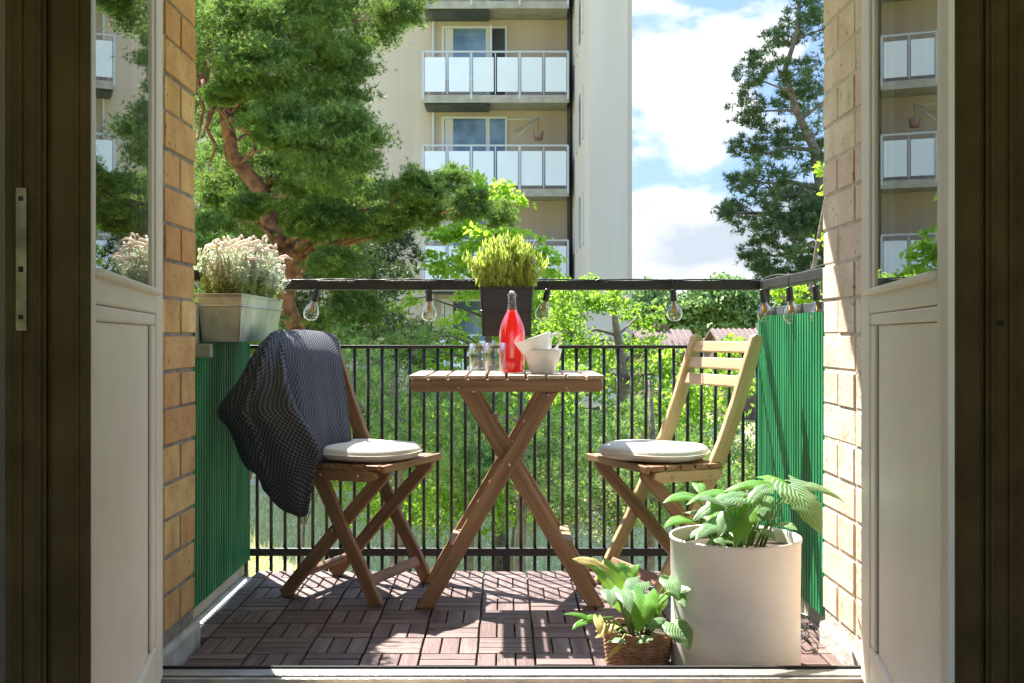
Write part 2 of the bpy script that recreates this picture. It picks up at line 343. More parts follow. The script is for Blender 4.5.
def tree(name,label,cat,trunk,radii,clusters,kind,lmat,bmat,seed,size,dens=1.0,group=None,sub=14,tight=.26,branch=True,k=9,brr=.35,extra=()):
    """trunk: world points; clusters: (centre, radii, n)"""
    rs=np.random.default_rng(seed); rg=random.Random(seed)
    root=empty(name,trunk[0],label,cat,group)
    mb=MB(seed); mb.tube(trunk,radii,10); allp=[]
    tp=[Vector(t) for t in trunk]
    for (c,r,n) in clusters:
        c=Vector(c); ps,cs=clump_pts(rs,c,r,int(n*dens),sub,tight); allp.append(ps)
        if branch:
            # limb leaves the trunk at the nearest point a little lower than the clump
            best=None
            for i in range(len(tp)-1):
                for t in (0,.25,.5,.75):
                    q=tp[i].lerp(tp[i+1],t); dd=(q-c).length+max(0,q.z-c.z+.1*(q-c).length)*1.5
                    if best is None or dd<best[0]: best=(dd,q,radii[i]*(1-t)+radii[i+1]*t)
            q=best[1]; L=(c-q).length
            mid1=q.lerp(c,.35)+Vector((rg.uniform(-.1,.1),rg.uniform(-.1,.1),rg.uniform(0,.12)))*L
            mid2=q.lerp(c,.7)+Vector((rg.uniform(-.1,.1),rg.uniform(-.1,.1),rg.uniform(-.06,.1)))*L
            r0=min(best[2]*.6,.03+.035*L,.11)*brr/.35*.8
            mb.tube([q,mid1,mid2,c],[r0,r0*.7,r0*.45,r0*.2],6)
            for s_ in cs[:min(8,len(cs))]:
                st=mid2.lerp(c,rg.random()); s_=Vector(s_); mb.tube([st,st.lerp(s_,.5)+Vector((0,0,rg.uniform(-.05,.1)))*L*.3,s_],[r0*.28,r0*.18,r0*.07],4)
    for lm in extra: mb.tube(lm,[.045*(1-.8*i/(len(lm)-1)) for i in range(len(lm))],6)
    mb.build('trunk',bmat,root)
    pts=np.concatenate(allp)
    V,npv,ft = (needles(pts,size,rs,k) if kind=='needle' else leaves(pts,size,rs))
    cnt=len(V)//npv
    tone=np.array([noise.noise(Vector(p)*(1.1/max(.05,size*6)))*.9+.5 for p in pts])
    tr_=np.clip(tone*.75+.35*(rs.random(len(pts))-.4),0,1)
    tr_=np.clip(tone*.45+rs.random(len(pts))**2.5*.8-.1,0,1)  # few tufts and leaves get the bright tone: sun highlights put into the colour
    rnd=tr_ if kind=='leaf' else np.repeat(tr_,k)
    np_mesh('crown',V,npv,ft,rnd,lmat,root)
    return root

# ------------------------------------------------------------------ camera, light, world
cam=bpy.data.cameras.new('camera'); co=bpy.data.objects.new('camera',cam); col.objects.link(co); sc.camera=co
co.location=(0,0,H); co.rotation_euler=(R(90),0,0); cam.sensor_width=36; cam.lens=F/1024*36
cam.shift_x=(512-CX)/1024; cam.shift_y=-(341.5-CY)/1024; cam.clip_start=.02; cam.clip_end=3000
sl=bpy.data.lights.new('sun','SUN'); sl.energy=5; sl.angle=R(.6); sl.color=(1,.95,.86)
so=bpy.data.objects.new('sun',sl); col.objects.link(so); so.rotation_euler=SUN.to_track_quat('Z','Y').to_euler(); so.location=(-3,6,9)
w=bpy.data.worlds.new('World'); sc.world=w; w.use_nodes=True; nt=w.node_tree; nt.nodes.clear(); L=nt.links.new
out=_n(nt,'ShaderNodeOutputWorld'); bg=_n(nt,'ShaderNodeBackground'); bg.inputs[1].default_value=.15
sky=_n(nt,'ShaderNodeTexSky'); sky.sky_type='NISHITA'; sky.sun_disc=False
sky.sun_elevation=math.asin(SUN.z); sky.sun_rotation=math.atan2(SUN.x,SUN.y)%(2*math.pi); sky.dust_density=1.2
tc=_n(nt,'ShaderNodeTexCoord'); mp=_n(nt,'ShaderNodeMapping'); mp.inputs['Scale'].default_value=(1,1,1.9); mp.inputs['Location'].default_value=(.35,.0,.07)
L(tc.outputs['Generated'],mp.inputs[0])
n1=_n(nt,'ShaderNodeTexNoise'); n1.inputs['Scale'].default_value=3.2; n1.inputs['Detail'].default_value=9; n1.inputs['Roughness'].default_value=.55; L(mp.outputs[0],n1.inputs['Vector'])
# clouds thicken toward the horizon
sx=_n(nt,'ShaderNodeSeparateXYZ'); L(tc.outputs['Generated'],sx.inputs[0])
mz=_n(nt,'ShaderNodeMapRange'); mz.inputs[1].default_value=.0; mz.inputs[2].default_value=.32; mz.inputs[3].default_value=.2; mz.inputs[4].default_value=-.07; L(sx.outputs[2],mz.inputs[0])
ad=_n(nt,'ShaderNodeMath',operation='ADD'); L(n1.outputs['Fac'],ad.inputs[0]); L(mz.outputs[0],ad.inputs[1])
mk=_n(nt,'ShaderNodeMapRange'); mk.interpolation_type='SMOOTHSTEP'; mk.inputs[1].default_value=.545; mk.inputs[2].default_value=.615; L(ad.outputs[0],mk.inputs[0])
n2=_n(nt,'ShaderNodeTexNoise'); n2.inputs['Scale'].default_value=7; n2.inputs['Detail'].default_value=6; L(mp.outputs[0],n2.inputs['Vector'])
cr=_n(nt,'ShaderNodeValToRGB'); cr.color_ramp.elements[0].position=.36; cr.color_ramp.elements[1].position=.56
cr.color_ramp.elements[0].color=(3.0,3.35,3.8,1); cr.color_ramp.elements[1].color=(6.2,6.2,6.1,1); L(n2.outputs['Fac'],cr.inputs[0])
# summer haze lifts the blue
hz=_n(nt,'ShaderNodeMix',data_type='RGBA'); hz.inputs[0].default_value=.75; hz.inputs[7].default_value=(1.5,2.6,4.9,1); L(sky.outputs[0],hz.inputs[6])
mx=_n(nt,'ShaderNodeMix',data_type='RGBA'); L(mk.outputs[0],mx.inputs[0]); L(hz.outputs[2],mx.inputs[6]); L(cr.outputs[0],mx.inputs[7])
mb_=_n(nt,'ShaderNodeMapRange'); mb_.inputs[1].default_value=.32; mb_.inputs[2].default_value=.6; mb_.inputs[3].default_value=.47; mb_.inputs[4].default_value=1.3; L(sx.outputs[2],mb_.inputs[0])  # sky above the frame scaled up as added fill for shaded surfaces
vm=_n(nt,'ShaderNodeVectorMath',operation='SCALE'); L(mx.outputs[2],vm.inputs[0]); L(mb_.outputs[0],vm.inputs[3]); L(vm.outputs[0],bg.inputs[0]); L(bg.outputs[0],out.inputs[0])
sc.view_settings.view_transform='Standard'; sc.view_settings.look='None'; sc.view_settings.exposure=0
cy=sc.cycles; cy.film_exposure=3.5; cy.use_denoising=True; cy.max_bounces=10; cy.diffuse_bounces=5; cy.transparent_max_bounces=24; cy.sample_clamp_indirect=6
cy.caustics_reflective=False; cy.caustics_refractive=False

# ------------------------------------------------------------------ structure: ground, balcony slab, room shell
GZ=-3.7
me=bpy.data.meshes.new('ground'); bm=bmesh.new()
xs=[-900,-200,-60,-30,-15,0,15,30,60,200,900]; ys=[-900,-100,4.2,12,20,30,45,60,120,400,1400]
vv=[[bm.verts.new((x,y,GZ)) for x in xs] for y in ys]
for j in range(len(ys)-1):
    for i in range(len(xs)-1): bm.faces.new((vv[j][i],vv[j][i+1],vv[j+1][i+1],vv[j+1][i]))
bm.to_mesh(me); bm.free(); me.materials.append(M['lawn']); tag(link('ground',me),kind='structure')

b=MB(); b.box(-.985,.985,2.40,3.90,-.20,-.026); tag(b.build('balcony_slab',M['concrete'],bevel=.004),kind='structure')
b=MB(); b.box(-1.2,1.2,3.0,3.95,2.57,2.72); tag(b.build('upper_balcony_slab',M['roomwhite']),kind='structure')
# deck of slatted squares, three slats to the square, direction alternating
b=MB(5); rg=random.Random(5); q=.15
x0=-.07-.15*5
j=0; y=2.87-.15*3
while y<3.86:
    lo,hi=(-.833,.862) if y<2.98 else (-.872,.895)
    for i in range(-1,12):
        xx=x0+q*i; par=(i+j)%2
        for k in range(3):
            a=k*.05+.0022; c=(k+1)*.05-.0022; g=.0035; dz=rg.uniform(-.0012,.0008)
            if par:
                xa,xb=max(lo,xx+a),min(hi,xx+c)
                if xb-xa<.012: continue
                b.box(xa,xb,y+g,min(y+q-g,3.872),-.022,dz,axis=1)
            elif y+c<3.875:
                xa,xb=max(lo,xx+g),min(hi,xx+q-g)
                if xb-xa<.012: continue
                b.box(xa,xb,y+a,y+c,-.022,dz,axis=0)
    y+=q; j+=1
tag(b.build('deck_floor',M['deck'],bevel=.0018),kind='structure')

# room shell (behind and around the camera)
def rbox(nm,*a): 
    b=MB(); b.box(*a); return tag(b.build(nm,M['roomfloor'] if 'floor' in nm else M['roomwhite'] if 'ceil' in nm else M['roomwall']),kind='structure')
rbox('room_floor',-2.3,2.3,-1.6,2.33,-.02,.04); rbox('room_ceiling',-2.3,2.3,-1.6,2.33,2.5,2.6)
rbox('room_wall',-2.4,-2.3,-1.6,2.33,-.02,2.6); rbox('room_wall',2.3,2.4,-1.6,2.33,-.02,2.6); rbox('room_wall',-2.4,2.4,-1.7,-1.6,-.02,.30); rbox('room_wall',-2.4,2.4,-1.7,-1.6,2.35,2.6)  # wide unseen opening in the back wall, added to let fill light in
b=MB(); b.box(-2.4,-.86,2.335,2.44,-.02,2.6); b.box(.86,2.4,2.335,2.44,-.02,2.6); b.box(-.858,.858,2.337,2.44,2.28,2.6); tag(b.build('window_wall',M['roomwall']),kind='structure')

# ------------------------------------------------------------------ brick piers
def brick_pier(side,label,m,split0):
    root=empty('brick_wall',(side*.86,3.0,-.03),label,'brick wall')
    ins=side*.85 if side<0 else .878; outx=side*1.9; yb=3.0
    c=MB(3); xa,xb=sorted((ins+side*.0035,outx)); c.box(xa,xb,2.445,yb-.008,-4.2,4.6); c.build('mortar_core',M['mortar'] if side<0 else M['mortar_sunlit'],root)
    b=MB(11 if side<0 else 23); rg=random.Random(8); mod=.094
    for k in range(-9,22):
        z0=.838+mod*k+.0048; z1=.838+mod*(k+1)-.0048
        if z0<.0: continue
        split=(k+split0)%2==0
        cuts=[yb,yb-.132,yb-.27,yb-.405,yb-.55] if split else [yb,yb-.272,yb-.41,yb-.55]
        for p,q_ in zip(cuts[:-1],cuts[1:]):
            j=rg.uniform(-.003,.003); xa,xb=sorted((ins+j*.8,ins+side*.06))
            b.box(xa,xb,q_+.0055+rg.uniform(-.002,.002),p-(.0055 if p<yb else 0)+rg.uniform(-.003,.002),z0+rg.uniform(-.002,.002),z1+rg.uniform(-.002,.002),axis=1)
        x=ins+side*(.062 if split else .062); n=0
        while abs(x)<1.85:
            wd=.26; xa,xb=sorted((x+side*.0055,x+side*(wd-.0055))); b.box(xa,xb,yb-.05,yb+rg.uniform(-.002,.002),z0,z1,axis=1); x+=side*wd
    o=b.build('brickwork',m,root,bevel=.0022)
    f=MB(4); xa,xb=sorted((ins-side*.014,ins+side*.05)); f.prism([(xa,2.45),(xb,2.45),(xb,3.012),(xa+.004,3.008)],-.03,.052); f.build('footing',M['concrete'],root,bevel=.01)
    return root
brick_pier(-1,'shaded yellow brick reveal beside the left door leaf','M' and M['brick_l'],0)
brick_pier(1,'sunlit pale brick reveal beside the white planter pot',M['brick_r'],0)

root=empty('brick_lintel',(0,3.0,2.3),'brick wall over the doorway joining both piers','brick wall')
b=MB(); b.box(-.9,.9,2.446,2.997,2.30,4.6); b.build('lintel',M['brick_l'],root)
# ------------------------------------------------------------------ threshold
root=empty('threshold',(0,2.4,.05),'weathered metal door threshold running along the bottom of the doorway','threshold')
b=MB(); b.box(-.9,.9,2.36,2.447,.02,.080); b.box(-.9,.9,2.366,2.376,.0801,.092); b.box(-.9,.9,2.405,2.447,.0801,.0885); b.build('sill_profile',M['alu'],root,bevel=.002)
b=MB(); b.box(-.9,.9,2.4475,2.457,.02,.0935); b.box(-.9,.9,2.377,2.3845,.081,.0865); b.build('gasket',M['gasket'],root,bevel=.002)

# ------------------------------------------------------------------ french door leaves
def leaf(side,hx,hy,fx,fy,label):
    d=Vector((fx-hx,fy-hy,0)); w_=d.length; rz=math.atan2(d.y,d.x); e=-1 if side>0 else 1     # e: local y sign that faces outdoors
    root=empty('balcony_door',(hx,hy,.095),label,'door',rz=rz)
    def bx(mb,u0,u1,v0,v1,z0,z1):
        ya,yb=sorted((e*v0,e*v1)); mb.box(u0,u1,ya,yb,z0-.095,z1-.095)
    def bd(mb,n,m,bev=.002,par=root): return mb.build(n,m,par,bevel=bev,world=False)
    b=MB(2)   # exterior frame members (v<=0 goes indoors)
    bx(b,0,.115,-.05,0,.10,2.22); bx(b,w_-.035,w_-.004,-.05,0,.10,2.22)
    bx(b,.1152,w_-.0352,-.05,-.001,.882,.930); bx(b,.1152,w_-.0352,-.05,-.001,2.12,2.22); bx(b,.1152,w_-.0352,-.05,-.001,.10,.20)
    bd(b,'frame',M['door'],.004)
    b=MB(3)   # sloping beads round the glass and the lower panel
    bx(b,.135,.16,-.03,-.003,.9305,2.119); bx(b,.116,w_-.036,-.03,.012,.918,.931)
    bx(b,.117,w_-.036,-.024,-.0035,.858,.8815); bx(b,.1155,.165,-.024,-.0035,.2005,.8575); bx(b,w_-.052,w_-.0355,-.024,-.0035,.2005,.8575)
    bd(b,'moulding',M['door'],.005)
    b=MB(4); bx(b,.117,.134,-.035,-.015,.932,2.118); bx(b,.1655,.172,-.024,-.010,.2,.857); bd(b,'seal',M['gasket'],.001)
    b=MB(5); bx(b,.16,w_-.0355,-.028,-.011,.2005,.8570); bd(b,'lower_panel',M['door'],.001)
    b=MB(6); bx(b,.134,w_-.0355,-.011,-.0075,.931,2.119); bd(b,'glass_pane',M['pane'],0)
    # meeting edge: stepped profile facing the room
    b=MB(7); t=.112
    bx(b,w_-.0038,w_+.002,-.0505,-.002,.10,2.22)
    bx(b,w_-.03,w_-.010,-.058,-.0507,.10,2.22)
    bx(b,.0,.09,-t,-.0585,.10,2.22); bx(b,w_-.06,w_-.002,-t+.012,-.0585,.10,2.22); bx(b,.0902,w_-.0602,-t,-.0585,.10,.93); bx(b,.0902,w_-.0602,-t,-.0585,2.12,2.22)
    bx(b,w_-.0018,w_+.003,-.069,-.064,.10,2.22); bx(b,w_-.0018,w_+.0028,-.094,-.088,.10,2.22); bx(b,w_-.05,w_-.008,-t,-t+.0118,.10,2.22)
    bx(b,w_-.0036,w_+.005,-.022,-.016,.101,2.219)
    bd(b,'edge',M['dooredge'],.0012)
    if side<0:
        p=MB(8); bx(p,w_-.0015,w_+.0035,-.0985+.002,-.082,.843,1.035); lp=bd(p,'lock_plate',M['brass'],.001)
        h=MB(9)
        for z in (.862,.925,.9265,1.02): bx(h,w_+.0034,w_+.0045,-.0925,-.0865,z-.095*0-.003,z+.003)
        h.build('screw_hole',M['gasket'],lp,world=False)
    else:
        h=MB(9); h.tube([(w_+.0005,e*-.078,.855-.095),(w_+.0036,e*-.078,.855-.095)],.0035,10); h.build('screw_hole',M['gasket'],root,world=False)
        c=MB(10); ya=[(w_-.0034,e*-.0001),(w_+.0105,e*-.006),(w_+.0105,e*-.0155),(w_-.0034,e*-.0155)]; c.prism(ya,.006,2.12); c.build('edge_bead',M['door'],root,world=False,bevel=.002)
    return root
leaf(-1,-.7355,2.35,-.5575,1.475,'left cream door leaf folded inward with reflections in its glass')
leaf(1,.770,2.35,.617,1.536,'right cream door leaf whose glass reflects white balconies')
# casings between hinges and brick
for s,lb in ((-1,'narrow cream door jamb between the left leaf and the brick'),(1,'narrow cream door jamb between the right leaf and the brick')):
    root=empty('door_jamb',(s*.80,2.40,.08),lb,'door jamb')
    b=MB(); xa,xb=sorted((s*.80,s*.858)); b.box(xa,xb,2.338,2.443,.02,2.279); b.build('jamb',M['door'],root,bevel=.003)
    b=MB(); b.box(s*.80-.004,s*.80+.004,2.352,2.366,.1,2.27); b.build('seal_strip',M['gasket'],root)

# ------------------------------------------------------------------ railing
YF=3.95; XR=.945
root=empty('balcony_railing',(0,YF,0),'black metal balcony railing of thin upright bars behind the table','railing')
b=MB(); b.box(-XR+.017,XR-.017,YF-.006,YF+.012,.789,.801); b.build('top_rail',M['black'],root,bevel=.002)
b=MB(); b.box(-XR+.017,XR-.017,YF-.008,YF+.012,.038,.066); b.build('bottom_rail',M['black'],root,bevel=.002)
x=-.945+.0505; rg=random.Random(3)
while x<.93:
    b=MB(); b.tube([(x,YF+.002,-.1),(x,YF+.002,.0375)],.0064,7); b.tube([(x,YF+.002,.0665),(x+rg.uniform(-.001,.001),YF+.002,.7885)],.0064,7); b.build('baluster',M['black'],root); x+=.0503
for x in (-.62,0.008,.62):
    b=MB(); b.box(x-.014,x+.014,YF-.006,YF+.02,-.22,.0375); b.build('bracket',M['black'],root,bevel=.002)
for x in (-XR,XR):
    b=MB(); b.box(x-.016,x+.016,YF-.013,YF+.013,-.2,1.0); b.build('corner_post',M['black'],root,bevel=.002)
b=MB(); b.box(-XR-.025,XR+.025,YF-.030,YF+.022,1.001,1.034); b.build('handrail',M['black'],root,bevel=.003)
for s in (-1,1):
    b=MB(); b.box(s*XR-.025,s*XR+.025,3.01,YF-.0305,1.0005,1.0335); b.build('handrail',M['black'],root,bevel=.003)
    b=MB(); b.box(s*XR-.010,s*XR+.010,3.01,YF-.012,.905,.936); b.build('side_rail',M['black'] if s<0 else M['darkpipe'],root,bevel=.002)
    b=MB(); b.box(s*XR-.012,s*XR+.008,3.01,YF-.014,-.0255,.027); b.build('kerb_angle',M['slab'],root,bevel=.002)

# green corrugated side panels
def panel(s,label):
    b=MB(); pitch=.029; n=int((3.93-3.012)/pitch); pts=[]
    for i in range(n+1):
        y=3.012+i*pitch
        for a,dx in ((0,0),(.38,0),(.5,.016),(.88,.016)): pts.append((s*(.914)+s*dx,y+a*pitch))
    vs=[(p[0],p[1],z) for z in (.030,.905) for p in pts]; m=len(pts)
    b.add(vs,[(i,i+1,m+i+1,m+i) for i in range(m-1)])
    o=b.build('green_screen',M['green']); sm=o.modifiers.new('t','SOLIDIFY'); sm.thickness=.0012; sm.offset=0
    o.location=(0,0,0); tag(o,label,'privacy screen','corrugated green screens at the balcony ends'); return o
panel(-1,'green ribbed privacy screen in shade under the zinc planter'); panel(1,'green ribbed privacy screen in sun beside the pale brick')

# ------------------------------------------------------------------ table
TX=.008
root=empty('folding_table',(TX,3.545,0),'square slatted acacia folding table with red bottle standing on it','table')
b=MB(21); n=10; wd=.062
for i in range(n):
    xa=TX-.301+i*.0602+.004; b.box(xa,xa+.0515,3.305,3.785,.7035,.7155+random.Random(i).uniform(-.0006,.0006),axis=1)
b.build('tabletop',M['wood_top'],root,bevel=.003)
for y in (3.318,3.752):
    b=MB(int(y*100)); b.plank([(TX-.293,.684),(TX-.284,.684),(TX+.284,.684),(TX+.293,.684)],[.020,.038,.038,.020],y,y+.02); b.build('apron',M['wood'],root,bevel=.003)
for (ya,sgn) in ((3.339,1),(3.655,1)):
    for (xf,xt,off) in ((-.2435,.141,0),(.285,-.113,.0225)):
        if ya>3.5: off=.0225-off
        b=MB(int(ya*50+xf*10)); xm=(xf+xt)/2
        b.plank([(xf,0),(xm,.3315),(xt,.663)],.047,ya+off,ya+off+.0215,flat=True); b.build('leg',M['wood'],root,bevel=.003)
b=MB(); b.tube([(.015,3.334,.44),(.015,3.339,.44)],.006,10); 
for (px,py) in ((.135,.655),): b.tube([(px,3.3335,py),(px,3.339,py)],.005,8)
b.tube([(.19,3.3145,.677),(.19,3.318,.677)],.004,8); b.tube([(-.14,3.3145,.677),(-.14,3.318,.677)],.004,8)
b.build('bolt',M['screw'],root)
b=MB(); b.box(-.17,-.13,3.3845,3.655,.175-.01,.175+.012); b.build('stretcher',M['wood'],root,bevel=.003)
b=MB(); b.box(.185,.215,3.3845,3.655,.18,.20); b.build('stretcher',M['wood'],root,bevel=.003)
b=MB(); b.box(-.055,-.02,3.3845,3.655,.555,.575); b.build('stretcher',M['wood'],root,bevel=.003)

# ------------------------------------------------------------------ chairs
def chair(wm,wm2,label,seed):
    root=empty('folding_chair',(0,0,0),label,'chair','acacia folding chairs beside the table')
    k=dict(world=False)
    for i,s in enumerate((-1,1)):
        ya,yb=sorted((s*.167,s*.189)); b=MB(seed+i)
        b.plank([(-.272,.838),(-.267,.826),(-.243,.755),(-.196,.62),(-.148,.50),(-.106,.415),(-.055,.315),(-.005,.215),(.055,.11),(.112,0)],[.022,.042,.047,.047,.048,.050,.046,.043,.043,.043],ya,yb,flat=False)
        b.build('back_post',wm2,root,bevel=.004,**k)
        ya,yb=sorted((s*.1435,s*.1655)); b=MB(seed+i+4); b.plank([(.133,.417),(.122,.404),(-.062,.205),(-.240,0)],[.03,.042,.042,.042],ya,yb); b.build('leg',wm,root,bevel=.004,**k)
        ya,yb=sorted((s*.190,s*.208)); b=MB(seed+i+8); b.plank([(-.122,.402),(-.108,.402),(.10,.402),(.122,.406)],[.016,.034,.034,.018],ya,yb); b.build('side_rail',wm2,root,bevel=.003,**k)
        b=MB(); 
        for (x,z,yy) in ((-.075,.402,.208),(.06,.402,.208),(-.045,.225,.189)): b.tube([(x,s*yy,z),(x,s*(yy+.004),z)],.005,8)
        b.build('bolt',M['screw'],root,**k)
    b=MB(seed+20)
    for i in range(5): xa=-.122+i*.0515; b.box(xa,xa+.0455,-.205,.205,.4205,.4365,axis=1)
    b.build('seat',wm,root,bevel=.003,**k)
    b=MB(seed+21); b.box(.1365,.152,-.207,.207,.414,.4375,axis=1); b.build('front_rail',wm,root,bevel=.004,**k)
    for i,(z,x) in enumerate(((.798,-.253),(.743,-.234),(.688,-.215))):
        b=MB(seed+30+i); b.beam((x,-.1665,z),(x,.1665,z),.038,.014,side=(1,0,.36)); b.build('back_slat',wm2,root,bevel=.003,**k)
    b=MB(seed+40); b.beam((.077,-.1665,.072),(.077,.1665,.072),.034,.018,side=(.88,0,.45)); b.build('stretcher',wm,root,bevel=.003,**k)
    b=MB(seed+41); b.beam((-.182,-.143,.070),(-.182,.143,.070),.03,.018,side=(.8,0,-.6)); b.build('stretcher',wm,root,bevel=.003,**k)
    return root
c1=chair(M['wood'],M['wood'],'left acacia folding chair with dark knitted blanket over its back',100); c1.location=(-.428,3.574,0); c1.rotation_euler=(0,0,R(-22))
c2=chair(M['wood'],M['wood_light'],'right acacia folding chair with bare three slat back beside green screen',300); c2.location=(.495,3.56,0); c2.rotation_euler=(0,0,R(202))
def cushion(loc,rz,label,seed):
    b=MB(seed); prof=[(0.001,-.022),(.08,-.0235),(.13,-.022),(.158,-.016),(.169,-.005),(.172,-.001),(.169,.003),(.166,.012),(.152,.021),(.12,.025),(.07,.0275),(.001,.0285)]
    vs=[];n=48
    b.lathe(prof,(0,0,0),n)
    for i,v in enumerate(b.v):
        a=math.atan2(v.y,v.x); v.z+=.0035*noise.noise(Vector((v.x*9,v.y*9,seed)))+.002*math.sin(a*3+seed); q_=1+.012*math.sin(2*a+seed); v.x*=q_*1.04; v.y*=q_*1.04
    root=empty('seat_cushion',loc,label,'cushion','round seat cushions',rz)
    b.build('pad',M['cushion'],root,world=False)
    s=MB(); s.tube([(math.cos(t*math.pi/24)*.1795*(1+.012*math.sin(2*t*math.pi/24+seed)),math.sin(t*math.pi/24)*.1795*(1+.012*math.sin(2*t*math.pi/24+seed)),.0005+.002*math.sin(t*math.pi/8+seed)) for t in range(49)],.0022,6,cap=False); s.build('piping',M['cushion'],root,world=False)
cushion((-.447,3.55,.4610),0,'round off white cushion on the blanket chair seat',2); cushion((.486,3.545,.4610),1,'round off white cushion on the seat of the right chair',5)

# blanket ------------------------------------------------------------------
tail=[(312,466,3.40),(323,463,3.46),(337,463,3.54),(349,463,3.60)]
rows=[
 [(262,470,3.57),(268,470,3.60),(274,470,3.64),(280,470,3.68),(284,470,3.70),(298,470,3.78),(312,472,3.86),(324,472,3.92),(333,472,3.96)],
 [(262,400,3.55),(268,400,3.58),(274,400,3.62),(279,400,3.66),(283,400,3.68),(297,400,3.77),(312,402,3.86),(324,402,3.92),(332,402,3.96)],
 [(266,345,3.52),(271,344,3.55),(276,344,3.58),(281,344,3.61),(284,344,3.63),(298,344,3.72),(313,346,3.82),(325,347,3.89),(333,348,3.93)],
 [(272,334,3.455),(276,332,3.49),(280,331,3.52),(284,331,3.55),(286,332,3.57),(300,331,3.66),(315,332,3.76),(328,334,3.83),(336,337,3.87)],
 [(256,350,3.37),(265,347,3.38),(275,346,3.41),(283,348,3.43),(281,350,3.415),(298,348,3.495),(315,350,3.59),(329,352,3.68),(340,358,3.74)],
 [(240,380,3.32),(253,380,3.31),(268,379,3.32),(286,380,3.33),(281,382,3.385),(298,382,3.43),(316,384,3.53),(332,387,3.62),(345,392,3.69)],
 [(219,411,3.32),(237,412,3.29),(258,411,3.27),(295,408,3.285),(286,411,3.355),(301,413,3.39),(320,415,3.49),(336,418,3.58),(349,422,3.64)],
 [(231,431,3.34),(248,434,3.29),(268,434,3.26),(308,430,3.26),(297,433,3.33),(308,436,3.37),(322,438,3.46),(338,441,3.54),(351,443,3.60)],
 [(243,463,3.35),(256,464,3.30),(275,463,3.27),(317,450,3.25),(303,455,3.32),(312,457,3.36),(324,459,3.43),(339,460,3.51),(350,461,3.59)],
 [(257,473,3.36),(266,482,3.32),(281,488,3.29),(314,468,3.26),(308,468,3.33)]+tail,
 [(264,488,3.37),(275,500,3.33),(288,509,3.30),(308,498,3.27),(307,490,3.32)]+tail,
 [(266,491,3.38),(277,504,3.345),(290,512,3.32),(305,516,3.29),(308,500,3.32)]+tail]
G=[[P(*p) for p in r] for r in rows]
def cr1(a,b,c,d,t): return .5*((2*b)+(c-a)*t+(2*a-5*b+4*c-d)*t*t+(3*b-a-3*c+d)*t**3)
def ev(line,t):
    n=len(line)-1; i=min(int(t),n-1); f=t-i
    return cr1(line[max(i-1,0)],line[i],line[i+1],line[min(i+2,n)],f)
NU,NV=120,150; vs=[];gs=[];fs=[]
for j in range(NV+1):
    tv=j/NV*(len(G)-1); line=[ev([G[r][c] for r in range(len(G))],tv) for c in range(9)]
    acc=0; prev=None
    for i in range(NU+1):
        tu=i/NU*8; p=ev(line,tu)
        low=max(0,min(1,(tv-3)/3)); u=tu
        f=(.006*math.sin(u*4.1+tv*.5)+.004*math.sin(u*8.3-tv*.7+1))*(.2+low)*(1 if tu<4.2 else .45)
        f+=.006*low*noise.noise(Vector((u*.9,tv*.6,7)))
        p=p+Vector((.35,-1,.15)).normalized()*f
        if prev is not None: acc+=(p-prev).length
        prev=p; vs.append(p); gs.append((acc*.8,tv*.052,0))
for j in range(NV):
    for i in range(NU): a=j*(NU+1)+i; fs.append((a,a+1,a+NU+2,a+NU+1))
b=MB(); b.add(vs,fs,gs,.5,True); o=b.build('blanket',M['blanket']); sm=o.modifiers.new('thick','SOLIDIFY'); sm.thickness=.009; sm.offset=0
tag(o,'charcoal waffle knit blanket draped over the left chair back','blanket')

# ------------------------------------------------------------------ things on the table
def lathe_obj(name,prof,m,parent,c=(0,0,0),n=36,M4=None,world=True):
    b=MB(); b.lathe(prof,c,n,True,M4); o=b.build(name,m,parent,world=world); return o
bx_,by_=(512-504)*3.52/F,3.52; tz=.7157
root=empty('bottle',(bx_,by_,tz),'swing top glass bottle of red juice on the table','bottle')
body=[(.0001,.0),(.034,.0),(.0395,.004),(.041,.012),(.042,.06),(.042,.115),(.041,.135),(.036,.158),(.027,.180),(.0185,.196),(.014,.212),(.0125,.228),(.0125,.246),(.0145,.248),(.0145,.255),(.011,.256),(.0001,.256)]
lathe_obj('glass',body,M['bottleglass'],root,(bx_,by_,tz))
jz=[(.0001,.003),(.033,.003),(.038,.007),(.0398,.014),(.0408,.06),(.0408,.115),(.0398,.134),(.035,.157),(.026,.179),(.0175,.195),(.0155,.202),(.0001,.202)]
lathe_obj('juice',jz,M['juice'],root,(bx_,by_,tz))
b=MB(); b.lathe([(.0001,.2565),(.009,.2565),(.0095,.260),(.006,.264),(.0001,.265)],(bx_,by_,tz),16); b.build('stopper',M['porcelain'],root)
def tumbler(x,y,r,h,label):
    root=empty('glass_tumbler',(x,y,tz),label,'glass','clear tumblers on the table')
    lathe_obj('glass',[(.0001,.0),(r*.86,.0),(r*.93,.004),(r,h*.6),(r*1.03,h),(r*.97,h),(r*.94,h*.6),(r*.85,.014),(.0001,.011)],M['tumbler'],root,(x,y,tz))
tumbler(-.081,3.50,.031,.095,'clear glass tumbler farthest from the red bottle'); tumbler(-.028,3.435,.033,.098,'clear glass tumbler overlapping the red bottle')
